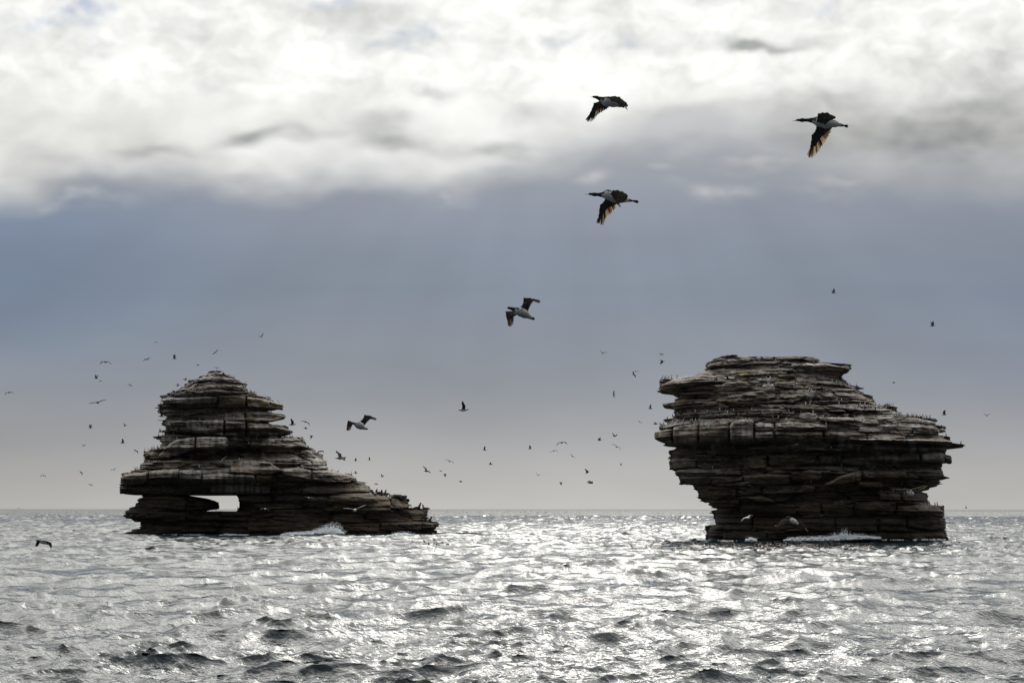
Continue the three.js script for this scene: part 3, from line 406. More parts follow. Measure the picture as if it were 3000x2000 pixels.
// ------------------------------------------------------------------ animals: smooth skins from joints
function udTri(p, T) {
  const { a, ba, cb, ac, nor, cba, ccb, cac, nn, lba, lcb, lac } = T, pax = p[0] - a[0], pay = p[1] - a[1], paz = p[2] - a[2], pbx = pax - ba[0], pby = pay - ba[1], pbz = paz - ba[2], pcx = pax + ac[0], pcy = pay + ac[1], pcz = paz + ac[2];
  if (Math.sign(cba[0] * pax + cba[1] * pay + cba[2] * paz) + Math.sign(ccb[0] * pbx + ccb[1] * pby + ccb[2] * pbz) + Math.sign(cac[0] * pcx + cac[1] * pcy + cac[2] * pcz) < 2) {
    const e = (d, l, x, y, z) => { const t = clamp((d[0] * x + d[1] * y + d[2] * z) / l); return (d[0] * t - x) ** 2 + (d[1] * t - y) ** 2 + (d[2] * t - z) ** 2; };
    return Math.sqrt(Math.min(e(ba, lba, pax, pay, paz), e(cb, lcb, pbx, pby, pbz), e(ac, lac, pcx, pcy, pcz)));
  }
  const d = nor[0] * pax + nor[1] * pay + nor[2] * paz; return Math.abs(d) / nn;
}
const V = { s: (a, b) => [a[0] - b[0], a[1] - b[1], a[2] - b[2]], x: (a, b) => [a[1] * b[2] - a[2] * b[1], a[2] * b[0] - a[0] * b[2], a[0] * b[1] - a[1] * b[0]], d: (a, b) => a[0] * b[0] + a[1] * b[1] + a[2] * b[2], l: (a, b, t) => [lerp(a[0], b[0], t), lerp(a[1], b[1], t), lerp(a[2], b[2], t)], a: (a, b) => [a[0] + b[0], a[1] + b[1], a[2] + b[2]], m: (a, k) => a.map((q) => q * k) };
const triangle = (a, b, c, th, part) => { const ba = V.s(b, a), cb = V.s(c, b), ac = V.s(a, c), nor = V.x(ba, ac), L = V.d; return { tri: true, a, ba, cb, ac, nor, cba: V.x(ba, nor), ccb: V.x(cb, nor), cac: V.x(ac, nor), nn: Math.sqrt(L(nor, nor)) || 1e-9, lba: L(ba, ba) || 1e-9, lcb: L(cb, cb) || 1e-9, lac: L(ac, ac) || 1e-9, th, part, pts: [a, b, c] }; };
const bone = (a, b, ra, rb, part) => ({ a, b, d: V.s(b, a), l: V.d(V.s(b, a), V.s(b, a)) || 1e-9, ra, rb, part, pts: [a, b] });
function skin(prims, cell, k, color) {
  const lo = [1e9, 1e9, 1e9], hi = [-1e9, -1e9, -1e9];
  for (const p of prims) for (const q of p.pts) for (let i = 0; i < 3; i++) { const r = Math.max(p.ra ?? p.th, p.rb ?? 0); lo[i] = Math.min(lo[i], q[i] - r - 2 * cell); hi[i] = Math.max(hi[i], q[i] + r + 2 * cell); }
  const n = lo.map((q, i) => Math.ceil((hi[i] - q) / cell) + 1), F = new Float32Array(n[0] * n[1] * n[2]), who = new Uint8Array(F.length), p = [0, 0, 0];
  const one = (c) => { if (c.tri) return udTri(p, c) - c.th; const x = p[0] - c.a[0], y = p[1] - c.a[1], z = p[2] - c.a[2], t = clamp((x * c.d[0] + y * c.d[1] + z * c.d[2]) / c.l); return Math.hypot(x - c.d[0] * t, y - c.d[1] * t, z - c.d[2] * t) - lerp(c.ra, c.rb, t); };
  const id = (x, y, z) => (z * n[1] + y) * n[0] + x;
  for (let z = 0; z < n[2]; z++) for (let y = 0; y < n[1]; y++) for (let x = 0; x < n[0]; x++) {
    p[0] = lo[0] + x * cell; p[1] = lo[1] + y * cell; p[2] = lo[2] + z * cell; let d = 1e3, best = 1e3, w = 0;
    for (let i = 0; i < prims.length; i++) { const e = one(prims[i]); if (e < best) { best = e; w = i; } const kk = prims[i].k ?? k, h = Math.max(kk - Math.abs(d - e), 0) / kk; d = Math.min(d, e) - h * h * kk * .25; }
    F[id(x, y, z)] = d; who[id(x, y, z)] = w;
  }
  const vid = new Int32Array(F.length).fill(-1), P = [], wv = [], I = [];
  for (let z = 0; z < n[2] - 1; z++) for (let y = 0; y < n[1] - 1; y++) for (let x = 0; x < n[0] - 1; x++) {
    let m = 0, cnt = 0, sx = 0, sy = 0, sz = 0; const f = [];
    for (let q = 0; q < 8; q++) { const v = F[id(x + (q & 1), y + ((q >> 1) & 1), z + (q >> 2))]; f.push(v); if (v < 0) m |= 1 << q; }
    if (m === 0 || m === 255) continue;
    for (let q = 0; q < 8; q++) for (const b of [1, 2, 4]) if (!(q & b)) { const r = q | b; if ((f[q] < 0) !== (f[r] < 0)) { const t = f[q] / (f[q] - f[r]); sx += lerp(q & 1, r & 1, t); sy += lerp((q >> 1) & 1, (r >> 1) & 1, t); sz += lerp(q >> 2, r >> 2, t); cnt++; } }
    vid[id(x, y, z)] = P.length / 3; P.push(lo[0] + (x + sx / cnt) * cell, lo[1] + (y + sy / cnt) * cell, lo[2] + (z + sz / cnt) * cell); wv.push(who[id(x, y, z)]);
  }
  const ax = [[1, 0, 0], [0, 1, 0], [0, 0, 1]];
  for (let z = 1; z < n[2] - 1; z++) for (let y = 1; y < n[1] - 1; y++) for (let x = 1; x < n[0] - 1; x++) for (let a = 0; a < 3; a++) {
    const u = ax[a], i0 = F[id(x, y, z)] < 0, i1 = F[id(x + u[0], y + u[1], z + u[2])] < 0; if (i0 === i1) continue;
    const b = ax[(a + 1) % 3], c = ax[(a + 2) % 3], q = (s, t) => vid[id(x - s * b[0] - t * c[0], y - s * b[1] - t * c[1], z - s * b[2] - t * c[2])];
    const A0 = q(0, 0), A1 = q(1, 0), A2 = q(1, 1), A3 = q(0, 1); if (i0) I.push(A0, A1, A2, A0, A2, A3); else I.push(A0, A2, A1, A0, A3, A2);
  }
  const g = new THREE.BufferGeometry(); g.setAttribute('position', new THREE.Float32BufferAttribute(P, 3)); g.setIndex(I); g.computeVertexNormals();
  const nr = g.attributes.normal, C = []; for (let i = 0; i < wv.length; i++) C.push(...color([P[3 * i], P[3 * i + 1], P[3 * i + 2]], [nr.getX(i), nr.getY(i), nr.getZ(i)], prims[wv[i]].part));
  g.setAttribute('color', new THREE.Float32BufferAttribute(C, 3)); return g;
}
const plumage = new THREE.MeshStandardMaterial({ vertexColors: true, roughness: .95 });
const quill = [0, 1, 2].map((i) => new THREE.MeshPhysicalMaterial({ color: new THREE.Color().setRGB(...[[.03, .024, .02], [.12, .085, .05], [.25, .18, .105]][i]), roughness: 1, transmission: [.1, .45, .6][i], thickness: 0, side: THREE.DoubleSide }));
const hornMat = new THREE.MeshStandardMaterial({ color: new THREE.Color().setRGB(.06, .045, .035), roughness: .5 });
const DARK = [.012, .011, .011], WHITE = [.5, .5, .49], PALE = [.46, .46, .45], BROWN = [.035, .028, .022];
function feather(a, b, w, side) {      // a flat vane from a to b, rounded at the tip
  const d = V.s(b, a), L = Math.sqrt(V.d(d, d)), s = V.m(side, w / 2), P = [], I = [], prof = [[0, .45], [.3, .9], [.65, 1], [.85, .8], [.95, .5], [1, .08]];
  for (const [t, k] of prof) { const c = V.a(V.l(a, b, t), V.m(side, -.1 * L * t * t)); P.push(...V.a(c, V.m(s, k)), ...V.s(c, V.m(s, k))); }
  for (let i = 0; i < prof.length - 1; i++) { const q = 2 * i; I.push(q, q + 1, q + 2, q + 1, q + 3, q + 2); }
  const g = new THREE.BufferGeometry(); g.setAttribute('position', new THREE.Float32BufferAttribute(P, 3)); g.setIndex(I); g.computeVertexNormals(); return g;
}
const along = (list, t) => { const q = t * (list.length - 1), i = Math.min(list.length - 2, Math.floor(q)); return V.l(list[i], list[i + 1], q - i); };
// the big birds: outlines in view units of one crop each, with their own depth behind or before the body's middle
function bigBird(o, label) {
  const X = (q) => o.c[0] + q / o.c[2], Y = (q) => o.c[1] + q / o.c[2], ppm = o.ppm, depth = FPX / ppm * .995, cX = X(o.mid[0]), cY = Y(o.mid[1]), root = new THREE.Group();
  root.position.copy(at(cX, cY, depth)); root.lookAt(camera.position);
  const l = ([x, y], z) => [(X(x) - cX) / ppm, -(Y(y) - cY) / ppm, z];
  const S = o.spine.map(([x, y, r, z = 0]) => ({ p: l([x, y], z), r: r / o.c[2] / ppm })), prims = [];
  for (let i = 1; i + 1 < S.length; i++) prims.push(bone(S[i].p, S[i + 1].p, S[i].r, S[i + 1].r, i <= 2 ? 'head' : i === 3 ? 'neck' : i >= S.length - 2 ? 'tail' : 'body'));
  for (const w of o.wings) {
    const r0 = l(w.plate[0], 0), z0 = w.z[0], z1 = w.z[1], far = Math.max(...w.tips.map((t) => Math.hypot(...V.s(l(t, 0), r0))));
    const lz = (q) => { const b = l(q, 0); return [b[0], b[1], lerp(z0, z1, Math.hypot(b[0] - r0[0], b[1] - r0[1]) / far)]; };
    const pl = w.plate.map(lz), mid = V.m(pl.reduce((a, b) => V.a(a, b)), 1 / pl.length);
    for (let i = 0; i < pl.length; i++) prims.push({ ...triangle(mid, pl[i], pl[(i + 1) % pl.length], o.th ?? .009, 'wing'), k: .02 });
    const base = w.base.map(lz), tips = w.tips.map(lz), n = w.n ?? 20;
    for (let i = 0; i < n; i++) {
      const t = (i + .5) / n, a = along(base, t), b = along(tips, t), nx = along(tips, Math.min(1, t + .5 / n)), pv = along(tips, Math.max(0, t - .5 / n)); let sd = V.s(nx, pv); const sl = Math.sqrt(V.d(sd, sd)) || 1; sd = V.m(sd, 1 / sl);
      const g = feather(V.l(a, b, -.25), V.l(a, b, rr(.93, 1.04)), Math.max(.022, Math.min(.055, sl * (t < .35 ? .62 : 1.1))), sd), f = mesh(g, quill[(w.glow ?? 1) === 0 ? (i % 3 ? 0 : 1) : Math.floor(rnd() * (o.dark ? 2 : 2.7))], 'flight_feather'); f.geometry.translate(0, 0, .0015 * (i % 2)); root.add(f);
    }
  }
  const up = (() => { const u = o.up ?? [0, 1, -.55]; return V.m(u, 1 / Math.hypot(...u)); })();
  const body = mesh(skin(prims, o.cell ?? .013, .035, (p, nr, part) => {
    const s = V.d(nr, up), jit = .14 * n2(p[0] * 38, p[1] * 38 + p[2] * 20);
    if (part === 'wing') return o.dark ? DARK : nr[2] > 0 ? [.045, .038, .033] : BROWN; if (part === 'head' || part === 'tail') return DARK;
    if (part === 'neck') return s + jit < -.35 ? PALE : DARK;
    return s + jit < (o.white ?? .3) ? (o.dark ? [.28, .28, .275] : PALE) : DARK;
  }), plumage, 'body'); root.add(body);
  const bl = new THREE.ConeGeometry(.0085, Math.hypot(...V.s(S[0].p, S[1].p)), 8), q = new THREE.Quaternion().setFromUnitVectors(new THREE.Vector3(0, 1, 0), new THREE.Vector3(...V.s(S[0].p, S[1].p)).normalize());
  bl.applyQuaternion(q); bl.translate(...V.l(S[0].p, S[1].p, .5)); root.add(mesh(bl, hornMat, 'bill'));
  const t1 = S[S.length - 1].p, t0 = S[S.length - 2].p, td = V.s(t1, t0), tl = Math.hypot(...td), ts = [-td[1] / tl * .5, td[0] / tl * .5, .8];
  for (let i = -2; i <= 2; i++) root.add(mesh(feather(V.l(t0, t1, .3), V.a(V.l(t0, t1, 1.25 - .05 * Math.abs(i)), V.m(ts, i * .016)), .03, ts), quill[0], 'tail_feather'));
  if (o.feet) root.add(mesh(feather(l(o.feet[0], .03), l(o.feet[1], .05), .045, [.8, -.3, .4]), hornMat, 'foot'));
  return tag(top('flying_shag', root), label, 'bird');
}
bigBird({ c: [1690, 250, 13.07], ppm: 185, mid: [1250, 620], spine: [[480, 430, 8], [620, 418, 48], [760, 445, 46], [940, 535, 95], [1130, 610, 180], [1400, 640, 185], [1640, 725, 105], [1800, 820, 40]],
  wings: [{ plate: [[1040, 620], [890, 595], [640, 670], [560, 880], [480, 1050], [640, 1030], [800, 860], [1200, 790], [1280, 740]], base: [[450, 1080], [520, 1050], [640, 980], [780, 880], [950, 800], [1150, 740]], tips: [[345, 1280], [310, 1360], [380, 1395], [450, 1410], [580, 1375], [660, 1280], [725, 1170], [860, 1060], [960, 1025], [1100, 930], [1250, 830]], z: [-.06, -.5], n: 22 },
    { plate: [[1180, 440], [1450, 424], [1620, 455], [1895, 685], [1850, 770], [1660, 790], [1540, 640], [1320, 570]], base: [[1880, 680], [1800, 700], [1700, 700], [1560, 600]], tips: [[1960, 800], [1920, 880], [1965, 1020], [1860, 860], [1650, 800]], z: [.08, .35], n: 10, glow: 0 }] },
  'topmost large shag, flying left through the white cloud with drooped wings');
bigBird({ c: [2290, 310, 9.224], ppm: 232, mid: [1150, 430], spine: [[258, 357, 8], [420, 330, 36], [560, 338, 40], [820, 358, 54], [1000, 395, 125], [1220, 450, 148], [1440, 500, 78], [1600, 540, 30], [1760, 575, 16]],
  wings: [{ plate: [[1060, 460], [960, 500], [930, 640], [815, 780], [795, 960], [765, 1090], [880, 1060], [1000, 880], [1120, 760], [1260, 650], [1340, 600], [1320, 500]], base: [[770, 1090], [820, 1080], [900, 1010], [960, 920], [1040, 820], [1120, 730], [1200, 650]], tips: [[660, 1350], [718, 1410], [785, 1415], [868, 1385], [930, 1312], [985, 1250], [1030, 1180], [1060, 1110], [1120, 1050], [1190, 960], [1240, 880], [1290, 780], [1340, 690], [1340, 625]], z: [-.08, -.42], n: 26 },
    { plate: [[1040, 420], [965, 395], [1003, 205], [1110, 187], [1235, 190], [1400, 290], [1430, 335], [1340, 365], [1170, 480]], base: [[1400, 280], [1360, 320], [1280, 350], [1150, 400], [1040, 380]], tips: [[1470, 325], [1440, 362], [1350, 375], [1180, 490], [1050, 440]], z: [.1, .3], n: 10, glow: 0 }] },
  'long-necked large shag farthest right, flying left with its fanned wing hanging down');
bigBird({ c: [1690, 540, 11.76], ppm: 220, mid: [1250, 430], spine: [[215, 315, 10], [430, 312, 46], [600, 330, 50], [850, 345, 66], [1060, 345, 160], [1310, 430, 180], [1620, 530, 85], [1800, 555, 42], [2080, 600, 28]],
  wings: [{ plate: [[1120, 470], [1000, 480], [930, 600], [800, 715], [780, 850], [740, 1100], [840, 1060], [940, 900], [1040, 800], [1200, 720], [1330, 680], [1380, 560]], base: [[745, 1130], [800, 1090], [870, 1010], [930, 900], [1010, 800], [1140, 720], [1250, 690]], tips: [[650, 1265], [680, 1365], [760, 1398], [865, 1420], [945, 1395], [955, 1230], [1030, 1180], [1110, 1085], [1180, 1010], [1240, 940], [1300, 860], [1385, 740]], z: [-.08, -.42], n: 24 },
    { plate: [[1250, 420], [1180, 320], [1260, 213], [1400, 212], [1560, 262], [1690, 345], [1735, 410], [1690, 500], [1580, 600], [1460, 600], [1260, 480]], base: [[1700, 430], [1640, 480], [1520, 520], [1400, 530], [1280, 520]], tips: [[1720, 470], [1680, 520], [1590, 640], [1500, 650], [1440, 700], [1380, 700], [1240, 560]], z: [.14, .34], n: 10, glow: 0 }], feet: [[1380, 640], [1520, 790]] },
  'third large shag from the top, flying left below the cloud edge, neck stretched');
bigBird({ c: [1460, 850, 13.07], ppm: 150, dark: 1, mid: [880, 850], up: [.25, .75, -.75], white: .5, spine: [[265, 675, 10], [390, 672, 52], [520, 705, 48], [680, 760, 95], [850, 830, 165], [1020, 915, 150], [1180, 1010, 70], [1290, 1065, 52], [1370, 1095, 40]],
  wings: [{ plate: [[860, 650], [950, 530], [985, 290], [1200, 300], [1400, 345], [1300, 385], [1160, 460], [1150, 680], [1110, 820]], base: [[1420, 350], [1380, 380], [1280, 385], [1180, 450], [1130, 560], [1110, 700], [1100, 800]], tips: [[1610, 400], [1625, 465], [1580, 525], [1440, 460], [1320, 430], [1295, 490], [1220, 615], [1190, 690], [1130, 840]], z: [-.05, -.28], n: 20 },
    { plate: [[550, 800], [290, 825], [310, 1000], [345, 1120], [480, 1080], [590, 980], [690, 930]], base: [[340, 1090], [400, 1080], [480, 1050], [560, 1000], [620, 950]], tips: [[405, 1365], [460, 1385], [515, 1370], [575, 1310], [595, 1160], [595, 1010], [710, 950]], z: [.08, .28], n: 15 }] },
  'white-bellied shag banking to the left in the middle of the sky with both wings spread');
bigBird({ c: [1000, 1200, 19.6], ppm: 98, dark: 1, mid: [1080, 880], up: [.2, .7, -.8], white: .5, cell: .015, spine: [[395, 752, 14], [470, 752, 34], [620, 785, 40], [800, 830, 70], [960, 880, 190], [1130, 950, 185], [1280, 1040, 90], [1380, 1090, 48], [1500, 1105, 42]],
  wings: [{ plate: [[1090, 670], [1240, 530], [1325, 300], [1640, 355], [1820, 430], [1760, 500], [1520, 540], [1400, 700], [1330, 870]], base: [[1850, 440], [1800, 480], [1600, 490], [1450, 600], [1380, 720], [1330, 830]], tips: [[2000, 510], [2035, 580], [1960, 640], [1830, 550], [1640, 540], [1560, 650], [1460, 730], [1340, 900]], z: [-.05, -.3], n: 20 },
    { plate: [[810, 780], [400, 640], [355, 800], [335, 950], [460, 960], [600, 880], [640, 860]], base: [[340, 930], [400, 940], [480, 930], [560, 890]], tips: [[330, 1190], [385, 1230], [460, 1225], [560, 1160], [575, 1040], [640, 890]], z: [.08, .3], n: 12 }] },
  'plump white-bellied shag banking low between the two stacks, just right of the left stack');
bigBird({ c: [90, 1560, 26.13], ppm: 62, dark: 1, mid: [850, 760], white: -.1, cell: .02, th: .013, spine: [[90, 655, 12], [400, 630, 40], [520, 640, 45], [680, 680, 70], [820, 750, 105], [1000, 810, 110], [1180, 880, 60], [1300, 930, 40]],
  wings: [{ plate: [[820, 640], [480, 660], [420, 850], [390, 980], [560, 960], [680, 800]], base: [[390, 950], [450, 950], [560, 900], [640, 820]], tips: [[350, 1060], [420, 1090], [480, 1110], [570, 1060], [680, 830]], z: [-.05, -.3], n: 10, glow: 0 },
    { plate: [[900, 640], [1200, 690], [1480, 810], [1545, 950], [1530, 1180], [1400, 1040], [1300, 860]], base: [[1530, 1150], [1480, 1120], [1400, 1000], [1340, 900]], tips: [[1510, 1350], [1490, 1320], [1430, 1120], [1340, 950]], z: [.08, .25], n: 8, glow: 0 }] },
  'black shag skimming low over the sea at the far left with wings arched down');
bigBird({ c: [2260, 1490, 16.8], ppm: 96, mid: [1080, 580], up: [.1, .85, -.5], white: .45, cell: .015, spine: [[735, 408, 16], [820, 385, 42], [880, 430, 40], [940, 490, 60], [1040, 550, 110], [1150, 620, 105], [1270, 690, 52], [1330, 730, 34], [1430, 755, 30]],
  wings: [{ plate: [[860, 470], [700, 500], [560, 545], [450, 670], [380, 770], [520, 710], [640, 650], [900, 590]], base: [[370, 770], [420, 770], [500, 700], [580, 660], [700, 620], [900, 580]], tips: [[215, 815], [210, 860], [260, 905], [330, 905], [390, 890], [460, 830], [560, 760], [650, 700], [930, 595]], z: [-.02, .25], n: 18 },
    { plate: [[1000, 430], [1180, 480], [1350, 560], [1600, 740], [1690, 900], [1620, 920], [1450, 760], [1300, 640]], base: [[1700, 920], [1660, 920], [1560, 840], [1450, 740], [1320, 640]], tips: [[1790, 1140], [1740, 1080], [1680, 1010], [1560, 890], [1420, 740]], z: [0, -.15], n: 12, glow: 1 }] },
  'shag with golden wing feathers flying low before the right stack above the breaker');
bigBird({ c: [2590, 1400, 13.84], ppm: 105, mid: [1040, 560], up: [.1, .8, -.6], white: .5, cell: .015, spine: [[815, 465, 10], [870, 435, 40], [920, 480, 46], [990, 530, 75], [1080, 580, 92], [1150, 620, 70], [1200, 655, 34], [1250, 675, 26]],
  wings: [{ plate: [[920, 465], [800, 455], [600, 440], [400, 425], [420, 445], [620, 475], [880, 520]], base: [[380, 425], [420, 440], [600, 465], [850, 510]], tips: [[265, 345], [340, 430], [600, 485], [870, 530]], z: [0, .3], n: 10, glow: 0 },
    { plate: [[1060, 460], [1160, 450], [1400, 375], [1600, 315], [1680, 310], [1560, 390], [1350, 430], [1190, 510]], base: [[1680, 300], [1600, 350], [1400, 410], [1200, 490]], tips: [[1850, 265], [1740, 320], [1620, 410], [1380, 475], [1190, 530]], z: [0, -.25], n: 12 }] },
  'shag gliding with level outstretched wings in front of the right edge of the right stack');

// ------------------------------------------------------------------ small birds on the wing
const poseCache = {};
function pose(kind) {
  if (poseCache[kind]) return poseCache[kind];
  const [style, tone] = kind.split(' ');
  const P = { up: [58, 62], high: [72, 85], vee: [34, 36], flat: [6, 4], arch: [14, -26], droop: [-4, -42], em: [36, -38], down: [-50, -62], half: [20, 10] }[style];
  const prims = [bone([.4, 0, 0], [.3, .015, 0], .008, .014, 'head'), bone([.31, .02, 0], [.24, .012, 0], .035, .028, 'head'), bone([.24, .012, 0], [.1, -.005, 0], .028, .05, 'neck'), bone([.1, -.01, 0], [-.08, -.012, 0], .075, .075, 'body'), bone([-.08, -.012, 0], [-.24, 0, 0], .073, .032, 'body'), bone([-.24, 0, 0], [-.38, .01, 0], .03, .018, 'tail')];
  for (const s of [-1, 1]) {
    const R = (a) => a * Math.PI / 180, S = [.1, .03, s * .05], W = V.a(S, V.m([.14, Math.sin(R(P[0])), s * Math.cos(R(P[0]))], .25)), T = V.a(W, V.m([-.5, Math.sin(R(P[1])), s * Math.cos(R(P[1]))], .36)), B = [-.12, .015, s * .045], Wb = V.a(W, [-.2, 0, 0]), M = V.a(V.l(Wb, T, .6), [-.06, 0, 0]);
    for (const t of [[S, W, B], [W, Wb, B], [W, T, M], [W, M, Wb]]) prims.push({ ...triangle(...t, .015, 'wing'), k: .025 });
  }
  const light = tone === 'light';
  return poseCache[kind] = skin(prims, .027, .035, (p, n, part) => light ? (part === 'wing' ? [.3, .29, .27] : [.6, .6, .58]) : part === 'body' && n[1] < .1 || part === 'neck' && n[1] < -.2 ? WHITE : DARK);
}
const mats = (yaw, pitch, roll) => new THREE.Euler(THREE.MathUtils.degToRad(roll), THREE.MathUtils.degToRad(yaw), THREE.MathUtils.degToRad(pitch), 'YZX');
// yaw 0 flies right, 180 left, 90 away from us, -90 towards us; wide = how wide it looks in the view
function flyer([X, Y, wide, kind, yaw, pitch, roll, label]) {
  const g = pose(kind), e = mats(yaw, pitch, roll), v = new THREE.Vector3(), q = g.attributes.position; let a = 1e9, b = -1e9;
  for (let i = 0; i < q.count; i += 3) { v.fromBufferAttribute(q, i).applyEuler(e); a = Math.min(a, v.x); b = Math.max(b, v.x); }
  const light = kind.endsWith('light'); let depth = FPX * (b - a) / wide;
  if (Y > 1080 && X > 380 && X < 900) depth = Math.min(depth, 225); if (X > 1920 && X < 2840 && Y > 1050 && wide > 9) depth = Math.min(depth, 178);
  const m = mesh(g, plumage); m.rotation.copy(e); m.position.copy(at(X, Y, depth));
  tag(top(light ? 'flying_gull' : 'flying_shag', m), label, 'bird', light ? 'gulls on the wing' : 'small dark seabirds circling the stacks');
}
